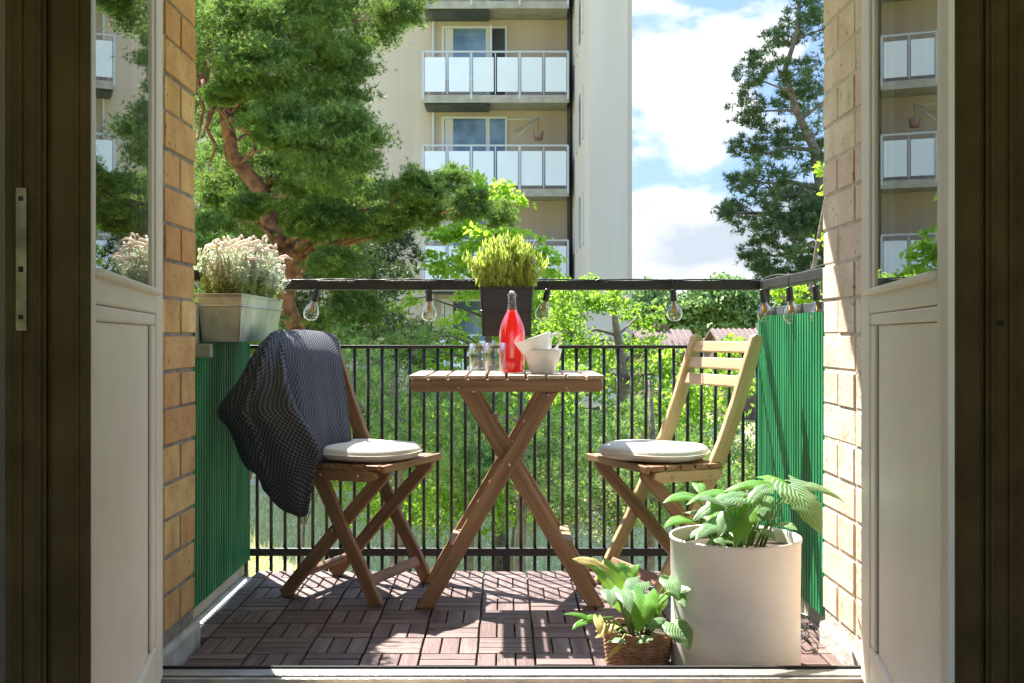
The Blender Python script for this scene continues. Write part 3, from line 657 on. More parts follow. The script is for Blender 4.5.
def cup(M4,c,label,hang):
    root=empty('coffee_cup',c,label,'cup','stacked white cups')
    prof=[(.0001,.0),(.030,.0),(.033,.003),(.034,.006),(.040,.018),(.048,.04),(.0555,.066),(.0565,.071),(.0545,.071),(.0525,.066),(.045,.04),(.037,.018),(.028,.008),(.0001,.007)]
    lathe_obj('bowl',prof,M['porcelain'],root,c,40,M4)
    b=MB(); hp=[(.049,.05),(.062,.060),(.074,.058),(.077,.045),(.070,.030),(.056,.020),(.041,.018)]
    ca,sa=math.cos(hang),math.sin(hang)
    b.tube([Vector(c)+(M4@Vector((x*ca,x*sa,z))) for x,z in hp],[.004,.0042,.004,.0038,.0038,.0038,.0042],10); b.build('handle',M['porcelain'],root)
cxp,cyp=(542.5-504)*3.45/F,3.45
cup(Matrix.Scale(1.1,3),(cxp,cyp,tz),'white porcelain cup standing beside the red bottle',R(100))
cup(Matrix.Rotation(R(-19),3,'Y')@Matrix.Scale(1.08,3),(cxp-.006,cyp,tz+.042),'white porcelain cup tilted inside the lower cup with its handle up',R(-8))

# ------------------------------------------------------------------ zinc planter with silver plant
root=empty('zinc_planter',(-.84,3.53,.815),'long galvanised zinc planter hung by the left screen','planter')
b=MB(); z0,z1=.817,.962
def ring(z,xi,xo,y0,y1): return [(xi,y0,z),(xi,y1,z),(xo,y1,z),(xo,y0,z)]
v=ring(z0,-.795,-.905,3.265,3.80)+ring(z1-.012,-.779,-.913,3.238,3.835)+ring(z1,-.775,-.915,3.232,3.84)+ring(z1,-.781,-.909,3.238,3.834)+ring(z1-.028,-.783,-.907,3.242,3.83)
f=[(0,1,2,3)]
for k in range(4):
    for i in range(4): a=4*k+i; c=4*k+(i+1)%4; f.append((a,c,c+4,a+4))
b.add(v,f); b.build('trough',M['galv'],root,bevel=.002)
b=MB()
for z,o_ in ((.925,.0032),): 
    t=(z-z0)/(z1-.012-z0); xi=-.795+.016*t+o_; ya=3.265-.027*t-o_; yb=3.80+.035*t+o_
    b.tube([(xi,yb,z),(xi,ya,z),(-.912,ya,z)],.0028,6)
b.tube([(-.7955,3.2655,z0+.003),(-.7765,3.2350,z1-.003)],.0024,6); b.build('seam',M['galv'],root)
b=MB(); b.add(ring(.944,-.7835,-.9065,3.243,3.829),[(0,1,2,3)]); b.build('soil',M['soil'],root)
b=MB(); b.box(-.912,-.862,3.205,3.232,.772,.812); b.box(-.912,-.905,3.205,3.235,.8122,.93); b.build('hook',M['galv'],root,bevel=.002)
rs=np.random.default_rng(7)
root=empty('silver_plant',(-.84,3.5,.945),'bushy silver white plant with drooping pinkish tips in the zinc planter','plant')
pts=[];tips=[];low=[];b=MB(9); rg=random.Random(9); fl=MB(10)
for i in range(210):
    bp=Vector((rg.uniform(-.895,-.795),rg.uniform(3.26,3.80),.945)); out=Vector(((bp.x+.845)*2.2+rg.gauss(0,.25),(bp.y-3.53)*.9+rg.gauss(0,.28),1.15)).normalized()
    Ls=rg.uniform(.10,.20)*(1-.3*abs(bp.y-3.5)/.3)
    tip=bp+out*Ls; m_=bp.lerp(tip,.5)+Vector((0,0,.01)); b.tube([bp,m_,tip],[.0016,.0013,.0008],4,rnd=rg.random())
    for t in np.linspace(.12,1,16):
        p=bp.lerp(tip,t); (low if t<.5 else pts).append(p)
        (low if t<.5 else pts).append(p+Vector((rg.gauss(0,.006),rg.gauss(0,.006),0)))
    if rg.random()<.6:
        a=rg.uniform(0,6.28); dr=Vector((math.cos(a)+.5,math.sin(a)*.6,0)); h=.035
        fl.tube([tip,tip+Vector((0,0,h*.6))+dr*.008,tip+Vector((0,0,h*.75))+dr*.022,tip+Vector((0,0,h*.45))+dr*.036],[.0016,.0038,.0042,.0015],6,rnd=rg.random())
b.build('stems',M['stem'],root)
for lst,nm,mm in ((pts,'silver_foliage',M['silver']),(low,'lower_foliage',M['silverlow'])):
    a=np.array([tuple(p) for p in lst]); a=np.repeat(a,3,0)+rs.normal(size=(len(a)*3,3))*.005
    V,npv,ft=leaves(a,.018,rs,droop=-.5,wid=.28); np_mesh(nm,V,npv,ft,rs.random(len(a)),mm,root)
fl.build('flower_spikes',M['floret'],root)

# ------------------------------------------------------------------ black rail pot with lavender
root=empty('rail_pot',(.01,3.86,.83),'black plastic pot hanging on the handrail behind the red bottle','flower pot')
b=MB(); cx_,cy_=(506.5-504)*3.86/F,3.862
def rr(hw,hd,r,z,n=5):
    o=[]
    for (sx_,sy_,a0) in ((1,1,0),(-1,1,90),(-1,-1,180),(1,-1,270)):
        for k in range(n): a=R(a0+90*k/(n-1)); o.append((cx_+sx_*(hw-r)+r*math.cos(a),cy_+sy_*(hd-r)+r*math.sin(a),z))
    return o
lv=[(.087,.046,.012,.834),(.0895,.049,.012,.915),(.094,.052,.012,.918),(.094,.052,.012,.924),(.091,.050,.012,.926),(.093,.052,.012,.998),(.096,.0545,.012,1.0),(.096,.0545,.012,1.006),(.091,.050,.010,1.006),(.089,.048,.010,.985)]
vs=[];
for l in lv: vs+=rr(*l[:3],l[3])
n=20; fs=[tuple(range(n))]+[(k*n+i,k*n+(i+1)%n,(k+1)*n+(i+1)%n,(k+1)*n+i) for k in range(len(lv)-1) for i in range(n)]
b.add(vs,fs); b.build('pot',M['blackplastic'],root)
b=MB(); b.add(rr(.089,.048,.01,.988),[tuple(range(n))]); b.build('soil',M['soil'],root)
b=MB()
for s in (-1,1): b.tube([(cx_+s*.05,cy_+.05,.96),(cx_+s*.05,cy_+.052,1.04),(cx_+s*.05,cy_+.115,1.042),(cx_+s*.05,cy_+.117,.99)],.003,6)
b.build('hook',M['black'],root)
root=empty('lavender_plant',(cx_,cy_,.99),'pale green lavender growing in the black rail pot','plant')
b=MB(12); pts=[]; rg=random.Random(12); fl=MB(13)
for i in range(170):
    bp=Vector((cx_+rg.uniform(-.08,.08),cy_+rg.uniform(-.038,.038),.99)); out=Vector(((bp.x-cx_)*4+rg.gauss(0,.2),(bp.y-cy_)*4+rg.gauss(0,.25),1.2)).normalized(); Ls=rg.uniform(.06,.175)*(1.2-abs(bp.x-cx_)*4.5)
    tip=bp+out*Ls; b.tube([bp,bp.lerp(tip,.5)+Vector((0,0,.008)),tip],[.0016,.0014,.0008],4,rnd=rg.random())
    for t in np.linspace(.1,1,12): p=bp.lerp(tip,t); pts+= [p,p]
    if rg.random()<.08: fl.tube([tip,tip+out*.02,tip+out*.034],[.001,.004,.001],6)
b.build('stems',M['stem'],root); a=np.array([tuple(p) for p in pts]); a=np.repeat(a,2,0)+rs.normal(size=(len(a)*2,3))*.004
V,npv,ft=leaves(a,.034,rs,droop=-2.2,wid=.10); np_mesh('foliage',V,npv,ft,rs.random(len(a)),M['lav'],root); 
fl.build('flower_buds',mat('purple_buds',(.28,.2,.36),(.4,.3,.5),.8,40),root)

# ------------------------------------------------------------------ string lights
root=empty('string_lights',(0,YF-.03,1.03),'black cable of clear globe bulbs hung along the handrail','string lights')
b=MB(); pts=[]; rg=random.Random(4)
for i in range(90):
    t=i/89; x=-.93+1.86*t; pts.append((x,YF-.034+.006*math.sin(i*1.7),1.0365+.0012*math.sin(i*.5)))
pts+= [(.94-.01,3.93-.92*t,1.037+.006*math.sin(t*9)) for t in np.linspace(.05,1,20)]
b.tube(pts,.0028,6); 
for cxx in (-.55,-.1,.35,.6):
    b.tube([(cxx+.02*math.cos(k*.9)*(1+.3*k/8),YF-.036+.003*(k%2),1.031+.007*math.sin(k*.9)) for k in range(9)],.0022,5)
b.build('cable',M['blackplastic'],root)
def bulb(x,y,ztop,s=1.0,tx=0,ty=0):
    M4=Matrix.Rotation(tx,3,'X')@Matrix.Rotation(ty,3,'Y'); c=Vector((x,y,ztop))
    h=lathe_obj('lamp_holder',[(.0001,0),(.010*s,0),(.011*s,-.006*s),(.012*s,-.036*s),(.0135*s,-.040*s),(.0125*s,-.044*s),(.0001,-.044*s)],M['blackplastic'],root,c,16,M4)
    g=lathe_obj('glass_bulb',[(.0001,-.043*s),(.010*s,-.043*s),(.012*s,-.052*s),(.021*s,-.066*s),(.0275*s,-.082*s),(.0285*s,-.092*s),(.026*s,-.104*s),(.018*s,-.114*s),(.0001,-.1185*s)],M['bulbglass'],h,c,24,M4)
    b=MB(); 
    for k in range(4):
        a=k*1.57; b.tube([c+M4@Vector((.003*math.cos(a),.003*math.sin(a),-.045))*s,c+M4@Vector((.009*math.cos(a),.009*math.sin(a),-.085))*s,c+M4@Vector((.004*math.cos(a+1),.004*math.sin(a+1),-.062))*s],.0016,4)
    b.build('filament',M['filament'],h)
    b=MB(); b.tube([c+Vector((0,0,-.001)),c+Vector((0,.004,.02)),(x,y+.006,1.036)],.002,5); b.build('drop_cord',M['blackplastic'],h)
for (px,tt) in ((317,R(14)),(429,0),(548,R(12)),(673,R(-4))): 
    p=P(px,290,3.90); bulb(p.x,3.905,1.002,.98,0,tt)
bulb(.90,3.80,.998,1,R(6),R(-8)); bulb(.905,3.46,.99,1,0,R(-5)); bulb(.925,3.24,.985,1,0,R(-8))

# ------------------------------------------------------------------ leafy plants
def leaf_blade(mb,base,dirv,up,L_,W_,lobes=0,droop=.25,wave=.0,seed=0):
    """a modelled leaf: midrib curve from base along dirv that droops, blade with heart shaped base"""
    rg=random.Random(seed); d=Vector(dirv).normalized(); u=Vector(up); s=d.cross(u).normalized(); u=s.cross(d).normalized()
    nu,nv=16,8; vs=[];gs=[];fs=[]
    for i in range(nu+1):
        t=i/nu; c=Vector(base)+d*(L_*t)+u*(-droop*L_*t*t)+u*(.06*L_*math.sin(t*3.1))
        wd=W_*.5*(math.sin(math.pi*min(1,(t*.93+.07))**.72)**.9 if t<1 else 0)
        if lobes: wd*=1-.24*abs(math.sin(t*math.pi*lobes))**3*(.2+.8*(t>.12))
        for j in range(-nv,nv+1):
            q_=j/nv; back=-.16*L_*abs(q_)**1.5*(1-t)**2*2
            fold=.22*abs(q_)*wd; rip=wave*W_*math.sin(t*19+q_*3+seed)*abs(q_)
            vs.append(c+s*(wd*q_)+d*back+u*(fold-.3*wd*q_*q_+rip)); gs.append((t,q_,0))
    w2=2*nv+1
    for i in range(nu):
        for j in range(w2-1): a=i*w2+j; fs.append((a,a+1,a+w2+1,a+w2))
    mb.add(vs,fs,gs,rg.random(),True)
# white pot
pc=Vector((.586,2.765,0)); pr=.1625; ph=.331
root=empty('white_pot',pc,'large plain cream cylinder pot at the foot of the pale brick','plant pot')
b=MB(); b.lathe([(.0001,0),(pr-.004,0),(pr-.001,.004),(pr-.001,.02),(pr-.002,.16),(pr,ph-.012),(pr+.0025,ph-.008),(pr+.0025,ph-.002),(pr+.0005,ph),(pr-.003,ph-.001),(pr-.005,ph-.01),(pr-.005,ph-.07)],(pc.x,pc.y,0),72); b.build('pot',M['white_pot'],root)
b=MB(); b.lathe([(.0001,ph-.03),(.06,ph-.026),(pr-.0055,ph-.034)],(pc.x,pc.y,0),48); b.build('soil',M['soil'],root)
root=empty('foliage_plant',(pc.x,pc.y,ph-.03),'broad leaved plant with silver veined leaves in the large cream pot','plant')
st=MB(31); A=MB(32); B=MB(33)
def pl(px,py,Y): return P(px,py,Y)
base=Vector((pc.x,pc.y,ph-.03))
spec=[ # leaf base px,py,Y ; tip px,py,Y ; width ; mat ; lobes
 (790,486,2.74,818,531,2.64,.105,'A',7),(798,484,2.75,842,503,2.72,.042,'A',5),(772,486,2.80,728,494,2.76,.045,'B',0),(768,488,2.76,750,506,2.70,.05,'A',3),(765,480,2.90,790,487,2.90,.05,'B',0),
 (728,494,2.78,692,506,2.70,.042,'B',0),(745,500,2.72,724,535,2.62,.095,'A',4),(742,498,2.70,700,522,2.60,.07,'A',5),(750,500,2.8,768,520,2.7,.07,'A',0),
 (722,505,2.66,700,500,2.6,.05,'A',0),(712,512,2.78,716,532,2.66,.055,'B',0),(695,497,2.80,667,504,2.74,.045,'B',0),(690,520,2.74,668,528,2.66,.045,'B',0),(690,512,2.80,706,520,2.72,.04,'A',0),
 (698,484,2.86,702,496,2.8,.035,'B',0),(718,525,2.70,700,540,2.62,.05,'A',0),(735,532,2.68,745,545,2.62,.04,'A',0),(728,540,2.66,708,546,2.62,.035,'A',0),
 (778,524,2.72,795,530,2.66,.045,'A',0),(770,515,2.78,752,526,2.68,.055,'A',0),(760,530,2.7,774,540,2.64,.035,'A',0),(748,512,2.66,738,545,2.6,.06,'B',3),(735,508,2.9,720,498,2.95,.06,'A',0),(757,505,2.88,775,498,2.95,.05,'A',0),
 (705,530,2.68,690,540,2.66,.03,'A',0),(716,538,2.64,724,547,2.61,.028,'A',0)]
for i,(ax,ay,aY,tx,ty,tY,wd,mk_,lb) in enumerate(spec):
    a=pl(ax,ay,aY); t=pl(tx,ty,tY); d=t-a; Ls=d.length*1.04
    leaf_blade(A if mk_=='A' else B,a,d+Vector((0,0,.25*Ls)),Vector((.05,-.45,1)),Ls,wd,lb,.28,.02,i)
    gp=base+Vector(((a.x-base.x)*.45,(a.y-base.y)*.5,.0)); gp.x=max(base.x-.13,min(base.x+.13,gp.x))
    st.tube([gp,gp.lerp(a,.5)+Vector((0,0,.03)),a],[.0038,.003,.0022],8)
st.build('stalks',M['stem'],root); A.build('veined_leaves',M['variegated'],root); B.build('fresh_leaves',M['freshleaf'],root)

# wicker basket
bc=Vector((.340,2.78,0)); br=.086
root=empty('wicker_basket',bc,'small round brown wicker basket beside the cream pot','basket')
b=MB(41); rg=random.Random(41)
for k in range(17):
    z=.004+.0048*k; r_=br*(.90+.10*k/16)
    b.tube([(bc.x+(r_+.0022*math.cos(a*15+k*math.pi))*math.cos(a*2*math.pi/60),bc.y+(r_+.0022*math.cos(a*15+k*math.pi))*math.sin(a*2*math.pi/60),z+.001*rg.uniform(-1,1)) for a in np.arange(0,61,1.0)],.0025,5,cap=False)
for k in range(3):
    b.tube([(bc.x+(br+.002)*math.cos(a)+.0,bc.y+(br+.002)*math.sin(a),.086+.003*k+.002*math.sin(a*14+k*2)) for a in np.linspace(0,6.2832,90)],.003,5,cap=False)
b.build('weave',M['wicker'],root)
b=MB(); b.lathe([(.0001,.0),(br*.86,0),(br*.95,.082)],(bc.x,bc.y,0),32); b.build('liner',M['soil'],root)
b=MB(); b.lathe([(.0001,.080),(.04,.082),(br*.95,.074)],(bc.x,bc.y,0),32); b.build('soil',M['soil'],root)
root=empty('potted_peperomia',(bc.x,bc.y,.08),'leafy green plant with a yellowing leaf in the wicker basket','plant')
st=MB(51); A=MB(52); B=MB(53); Yl=MB(54)
spec=[(622,597,2.80,607,560,2.80,.075,'B'),(612,590,2.74,594,566,2.72,.05,'B'),(616,592,2.84,640,566,2.86,.06,'B'),(606,572,2.78,576,561,2.74,.055,'Y'),(610,590,2.70,612,606,2.64,.05,'A'),(622,590,2.70,630,612,2.62,.045,'A'),
 (640,582,2.80,628,600,2.72,.06,'A'),(634,600,2.74,645,642,2.66,.0,'B'),(652,612,2.72,634,592,2.74,.07,'B'),(645,595,2.72,640,630,2.64,.075,'B'),(668,580,2.72,678,598,2.66,.05,'A'),(676,590,2.70,700,588,2.66,.045,'A'),(674,592,2.72,684,606,2.64,.04,'A'),(670,588,2.76,661,574,2.76,.04,'A'),
 (674,624,2.66,688,648,2.60,.07,'A'),(665,622,2.70,650,630,2.66,.04,'A'),(598,618,2.72,583,622,2.68,.025,'B'),(590,620,2.70,566,616,2.66,.022,'B'),(598,618,2.70,600,634,2.66,.025,'Y'),(584,622,2.7,574,630,2.66,.02,'B'),(612,640,2.68,624,644,2.64,.03,'A'),(600,632,2.72,618,628,2.7,.04,'Y'),(655,605,2.85,668,596,2.86,.05,'B'),(628,575,2.84,618,562,2.85,.04,'B'),(640,640,2.68,652,640,2.66,.03,'A'),(618,648,2.66,606,662,2.66,.014,'Y')]
for i,(ax,ay,aY,tx,ty,tY,wd,mk_) in enumerate(spec):
    if wd==0: continue
    a=pl(ax,ay,aY); t=pl(tx,ty,tY); d=t-a; Ls=d.length*1.05
    leaf_blade({'A':A,'B':B,'Y':Yl}[mk_],a,d+Vector((0,0,.2*Ls)),Vector((.1,-.6,1)),Ls,wd,0,.22,.02,i+50)
    gp=Vector((bc.x+(a.x-bc.x)*.25,bc.y+(a.y-bc.y)*.3,.08)); st.tube([gp,gp.lerp(a,.55)+Vector((0,0,.02)),a],[.003,.0024,.0018],7)
st.build('stalks',M['stem'],root); A.build('veined_leaves',M['variegated'],root); B.build('fresh_leaves',M['freshleaf'],root)
Yl.build('yellow_leaves',mat('yellowing_leaf',(.5,.42,.10),(.6,.5,.2),.5,20,transl=.35,tcol=(.7,.6,.1)),root)

# loose cable and dry scraps by the right footing
root=empty('loose_cable',(.83,3.0,.01),'thin dark cable coiled on the deck in front of the pale brick','cable')
b=MB(61); rg=random.Random(61)
b.tube([(.80+.025*math.cos(k*.5)*(1+.02*k),2.93+.10*math.sin(k*.5)+.004*k,.006+.04*max(0,math.sin(k*.35))) for k in range(40)]+[(.85,3.05,.05),(.87,3.1,.02)],.0018,5)
b.build('cord',M['blackplastic'],root)
for i,(x,y) in enumerate(((.815,2.86),(.80,3.10),(.79,2.97),(-.79,3.2),(.33,3.05),(-.2,3.1))):
    b=MB(70+i); leaf_blade(b,(x,y,.004),(rg.uniform(-1,1),rg.uniform(-1,1),.15),(0,0,1),.022,.012,0,.3,.05,i)
    o=b.build('dry_leaf',M['bark']); tag(o,'small curled dry leaf lying on the deck','leaf','dry leaves on the deck')

# ------------------------------------------------------------------ apartment building
YB=33.0
root=empty('apartment_building',(-3,YB,GZ),'tall beige apartment block with stacked white balconies beyond the trees','building')
b=MB(); b.box(-11,2.06,YB,YB+12,GZ,24); b.build('wall',M['plaster'],root)
b=MB(); b.box(2.061,3.0,26.4,YB+12,GZ,24); b.build('projecting_wall',M['plaster_pale'],root)
b=MB(); b.box(2.9,3.12,26.55,YB+12,GZ,24.1); b.build('end_pier',M['plaster_pale'],root)
for kk in range(-1,8):
    for yy in (28.2,29.3,30.6,31.8):
        b=MB(); z=2.6+2.76*kk+.6; b.box(2.035,2.06,yy,yy+.35,z,z+1.35); 
        if z+1.35<23 and z>0: b.build('slit_window',M['farglass'] if int(yy*10)%2 else M['plaster_pale'],root)
b=MB(); b.tube([(1.98,YB-.10,GZ),(1.98,YB-.10,24)],.07,8); b.build('downpipe',M['darkpipe'],root)
b=MB(); b.tube([(-2.12,YB-.12,GZ),(-2.12,YB-.12,24)],.045,8); b.build('downpipe',M['whitemetal'],root)
for kk,zt in enumerate((-.45,2.31,5.07,7.80,10.54,13.3,16.0)):
    # balcony
    x0,x1=-2.36,1.86; yf=YB-1.25
    b=MB(); b.box(x0,x1,yf,YB-.002,zt-.17,zt); b.box(x0-.03,x1+.03,yf-.05,yf-.002,zt-.20,zt+.02); bal=b.build('balcony',M['slab'],root)
    b=MB(); b.box(x0+.05,-.45,yf+.12,YB-.15,zt-.25,zt-.171); b.build('soffit_beam',M['darkpipe'],bal)
    pw=(x1-x0)/6
    for i in range(6):
        b=MB(); b.box(x0+i*pw+.05,x0+(i+1)*pw-.05,yf-.035,yf-.01,zt+.12,zt+1.12); b.build('white_panel',M['balpanel'],bal)
    b=MB(); b.box(x1-.03,x1-.01,yf+.08,YB-.1,zt+.12,zt+1.12); b.build('side_panel',M['balpanel'],bal); b=MB(); b.box(x0+.01,x0+.03,yf+.08,YB-.1,zt+.12,zt+1.12); b.build('side_panel',M['balpanel'],bal)
    b=MB(); b.box(x0-.02,x1+.02,yf-.03,yf+.02,zt+1.26,zt+1.31); b.box(x1-.03,x1+.02,yf+.021,YB-.01,zt+1.26,zt+1.31); b.box(x0-.02,x0+.03,yf+.021,YB-.01,zt+1.26,zt+1.31)
    for i in range(0,7,2): xx=x0+i*pw; b.box(xx-.03,xx+.03,yf-.06,yf-.036,zt-.1,zt+1.259)
    for i in range(1,7,2): xx=x0+i*pw; b.box(xx-.015,xx+.015,yf-.03,yf-.012,zt+.05,zt+1.259)
    b.build('rail',M['whitemetal'],bal)
    # glazed door and window
    wx0,wx1=-1.88,.10; zt2=zt+2.38
    b=MB(); b.box(wx0,wx1,YB-.05,YB-.001,zt2-.07,zt2); b.box(wx0,wx0+.07,YB-.05,YB-.001,zt+.02,zt2-.071); b.box(wx1-.07,wx1,YB-.05,YB-.001,zt+.02,zt2-.071); b.box(-.55,-.43,YB-.05,YB-.001,zt+.02,zt2-.071); b.box(wx0+.071,-.551,YB-.05,YB-.001,zt+.75,zt+.83)
    wf=b.build('window',M['windowframe'],root)
    b=MB(); b.box(wx0+.071,-.551,YB-.02,YB-.0015,zt+.831,zt2-.0715); b.build('pane',M['farglass'],wf)
    b=MB(); b.box(-.429,wx1-.071,YB-.02,YB-.0015,zt+.021,zt2-.0715); b.build('pane',M['darkpipe'] if kk%2 else M['farglass'],wf)
    b=MB(); b.box(wx0+.09,wx0+.34,YB-.024,YB-.0205,zt+.84,zt2-.08); b.build('curtain',M['cushion'],wf)
    if kk in (3,1):
        b=MB(); b.beam((-.40,YB-.06,zt2-1.3),(-.15,YB-.45,zt2-1.3),.001,.001); b.box(-.42,-.36,YB-.5,YB-.06,zt+.3,zt2-.1); b.build('open_casement',M['windowframe'],wf)
# laundry arm and hanging pots on the middle balcony
b=MB(); b.tube([(.05,32.4,7.24),(1.35,32.4,7.28)],.02,6); b.tube([(.3,32.9,7.0),(1.0,32.3,7.26),(.4,32.2,6.7)],.018,6); b.build('drying_rack',M['whitemetal'],root)
b=MB()
for (x,z) in ((1.02,6.62),): b.lathe([(.0001,0),(.12,0),(.17,.24),(.15,.26)],(x,32.3,z),12); b.tube([(x,32.3,z+.25),(x,32.3,z+.7)],.012,4)
b.build('hanging_pot',mat('clay',(.35,.22,.16),None,.8),root)

# ------------------------------------------------------------------ houses with tiled roofs
def house(px0,px1,py_eave,py_ridge,Y,label,skew=0):
    a=P(px0,py_eave,Y); c=P(px1,py_eave,Y); rz=P(px0,py_ridge,Y+3).z; dep=7
    root=empty('house',((a.x+c.x)/2,Y+dep/2,GZ),label,'house')
    b=MB(); b.box(a.x,c.x,Y,Y+dep,GZ,a.z-.02); 
    b.add([(a.x,Y,a.z-.02),(a.x,Y+dep,a.z-.02),(a.x,Y+dep/2,rz-.1)],[(0,1,2)]); b.add([(c.x,Y,a.z-.02),(c.x,Y+dep,a.z-.02),(c.x,Y+dep/2,rz-.1)],[(0,1,2)])
    wl=b.build('wall',M['housewall'],root)
    b=MB(); o=.3; th=.12
    for s in (0,1):
        ye=Y-o if s==0 else Y+dep+o; b.add([(a.x-o,ye,a.z-.15),(c.x+o,ye,a.z-.15),(c.x+o,Y+dep/2,rz),(a.x-o,Y+dep/2,rz),(a.x-o,ye,a.z-.15+th),(c.x+o,ye,a.z-.15+th),(c.x+o,Y+dep/2,rz+th),(a.x-o,Y+dep/2,rz+th)],[(0,1,2,3),(4,5,6,7),(0,1,5,4),(1,2,6,5),(2,3,7,6),(3,0,4,7)])
    n=int((c.x-a.x+.6)/.3)
    for i in range(n):
        x=a.x-o+.15+i*.3; b.tube([(x,Y-o,a.z-.15+th+.01),(x,Y+dep/2,rz+th+.01)],.06,5)
    rf=b.build('roof',M['tile_roof'],root)
    b=MB(); xm=c.x-1.2; b.box(xm-.3,xm+.3,Y+dep/2-.3,Y+dep/2+.3,rz-.1,rz+.45); b.build('chimney',M['housewall'],rf)
    for i in range(3):
        x=a.x+(c.x-a.x)*(.2+.3*i); b=MB(); b.box(x-.5,x+.5,Y-.05,Y-.002,a.z-1.9,a.z-.8); wn=b.build('window',M['windowframe'],root); b=MB(); b.box(x-.42,x+.42,Y-.07,Y-.051,a.z-1.82,a.z-.88); b.build('pane',M['farglass'],wn)
house(648,696,352,332,52,'low red house with tiled roof beyond the trees left of the chair back')
house(728,800,350,331,58,'low red house with tiled roof partly hidden by the green screen')

# ------------------------------------------------------------------ trees
def C(px,py,Y,r,n,sq=.75): 
    s=Y/F; return (P(px,py,Y),(r*s,r*s*.9,r*s*sq),n)
# big pine on the left
tr=[Vector((P(205,400,12.5).x,12.5,GZ)),P(222,520,12.5),P(262,420,12.5),P(299,335,12.4),P(284,300,12.35),P(294,262,12.3),P(270,226,12.2),P(262,192,12.25),P(232,155,12.1),P(226,112,12.2),P(204,82,12.3),P(209,40,12.3),P(196,-60,12.4),P(192,-220,12.5)]
cl=[]; rg=random.Random(77)
for (x,y,r,n) in [(225,10,40,320),(290,10,60,700),(350,25,55,650),(260,70,50,560),(320,80,55,650),(345,60,30,250),(405,8,30,200),(215,170,45,380),(265,175,50,450),(330,150,60,700),(350,190,30,300),(420,185,30,260),(300,215,50,460),(360,205,55,560),(415,205,38,330),(240,225,40,260),(220,255,35,200),(330,255,45,260),(225,300,40,200),(250,330,40,260),(345,310,40,300),(235,150,36,300),(300,170,40,340),(230,195,36,260),(270,235,36,240),(330,215,40,300),(245,100,34,260),(455,178,22,110),(470,205,24,120),(500,215,20,80),(280,120,40,260),(180,100,60,400),(150,20,80,500),(160,240,60,400),(250,-60,90,900),(340,-80,90,900)]:
    near=any(abs(x-a)<38 and abs(y-c_)<38 for a,c_ in ((205,40),(215,100),(240,150),(262,200),(288,262),(299,320)))
    cl.append(C(x,y,13.9+rg.uniform(0,.8) if near and rg.random()<.25 else 12.2+rg.uniform(-1.6,1.6),r*.95,n,.8))
for (x,y,r,n) in [(250,205,24,200),(222,95,20,140),(278,130,28,240),(312,222,30,260),(345,222,28,240),(385,222,28,220),(425,212,24,180),(240,70,26,200),(330,262,26,200),(215,230,24,160),(300,180,26,200)]: cl.append(C(x,y,11.2+rg.uniform(-.3,.3),r,n,.6))
tree('pine_tree','large pine with twisting orange trunk and dense needles at the left','tree',tr,[.15,.14,.13,.12,.115,.11,.10,.092,.085,.075,.06,.05,.03,.02],cl,'needle',M['pine'],M['bark_pine'],71,.062,6.0,sub=40,tight=.16,k=9,brr=.2,extra=[[P(204,82,12.2),P(214,105,11.9),P(206,128,11.8),P(216,146,11.8),P(209,166,11.8)],[P(226,112,12.1),P(240,128,11.8),P(258,136,11.8),P(280,142,11.7)],[P(209,60,12.2),P(222,84,11.9),P(219,108,11.9),P(232,128,11.8)],[P(198,30,12.2),P(196,70,12),P(203,110,11.9),P(198,140,11.9)]])
# darker pine behind
tr=[Vector((-5.1,18,GZ)),P(225,420,18),P(262,250,18),P(250,100,18),P(245,-150,18)]
cl=[]
for (x,y,r,n) in [(215,90,60,500),(290,130,65,600),(230,200,65,600),(310,240,60,500),(360,280,45,420),(215,310,60,450),(290,320,50,400),(390,250,30,200),(340,60,50,300),(200,10,60,400),(330,380,60,500),(300,440,50,300),(400,340,40,260)]: cl.append(C(x,y,18+rg.uniform(-1.5,1.5),r*1.1,n,.85))
tree('pine_tree','darker pine standing behind the large orange trunked pine','tree',tr,[.22,.2,.17,.12,.05],cl,'needle',M['pine_dark'],M['bark_pine'],72,.15,1.9,sub=28,tight=.18,k=9,brr=.25)
# right pine
Yr=24
tr=[Vector((P(830,400,Yr).x,Yr,GZ)),P(830,330,Yr),P(828,230,Yr),P(815,150,Yr),P(796,110,Yr),P(785,70,Yr),P(798,30,Yr),P(800,-30,Yr)]
cl=[]
for (x,y,r,n) in [(805,12,20,90),(785,35,20,90),(765,62,18,80),(800,70,20,90),(748,78,14,50),(790,100,22,110),(752,112,22,120),(775,140,26,150),(745,150,16,70),(805,150,24,120),(765,182,26,150),(740,182,14,50),(798,195,26,160),(735,212,16,70),(765,220,24,150),(725,214,10,30),(790,240,26,170),(758,252,18,90),(812,220,20,140),(770,272,20,130),(805,270,26,220),(850,100,50,300),(850,200,50,400),(860,20,50,300)]: cl.append(C(x,y,Yr+rg.uniform(-1.2,1.2),r*1.15,n,.8))
tree('pine_tree','dark open crowned pine against the sky at the right','tree',tr,[.22,.20,.15,.11,.08,.06,.05,.03],cl,'needle',M['pine_mid'],M['bark'],73,.15,2.9,sub=26,tight=.13,k=8,brr=.35)
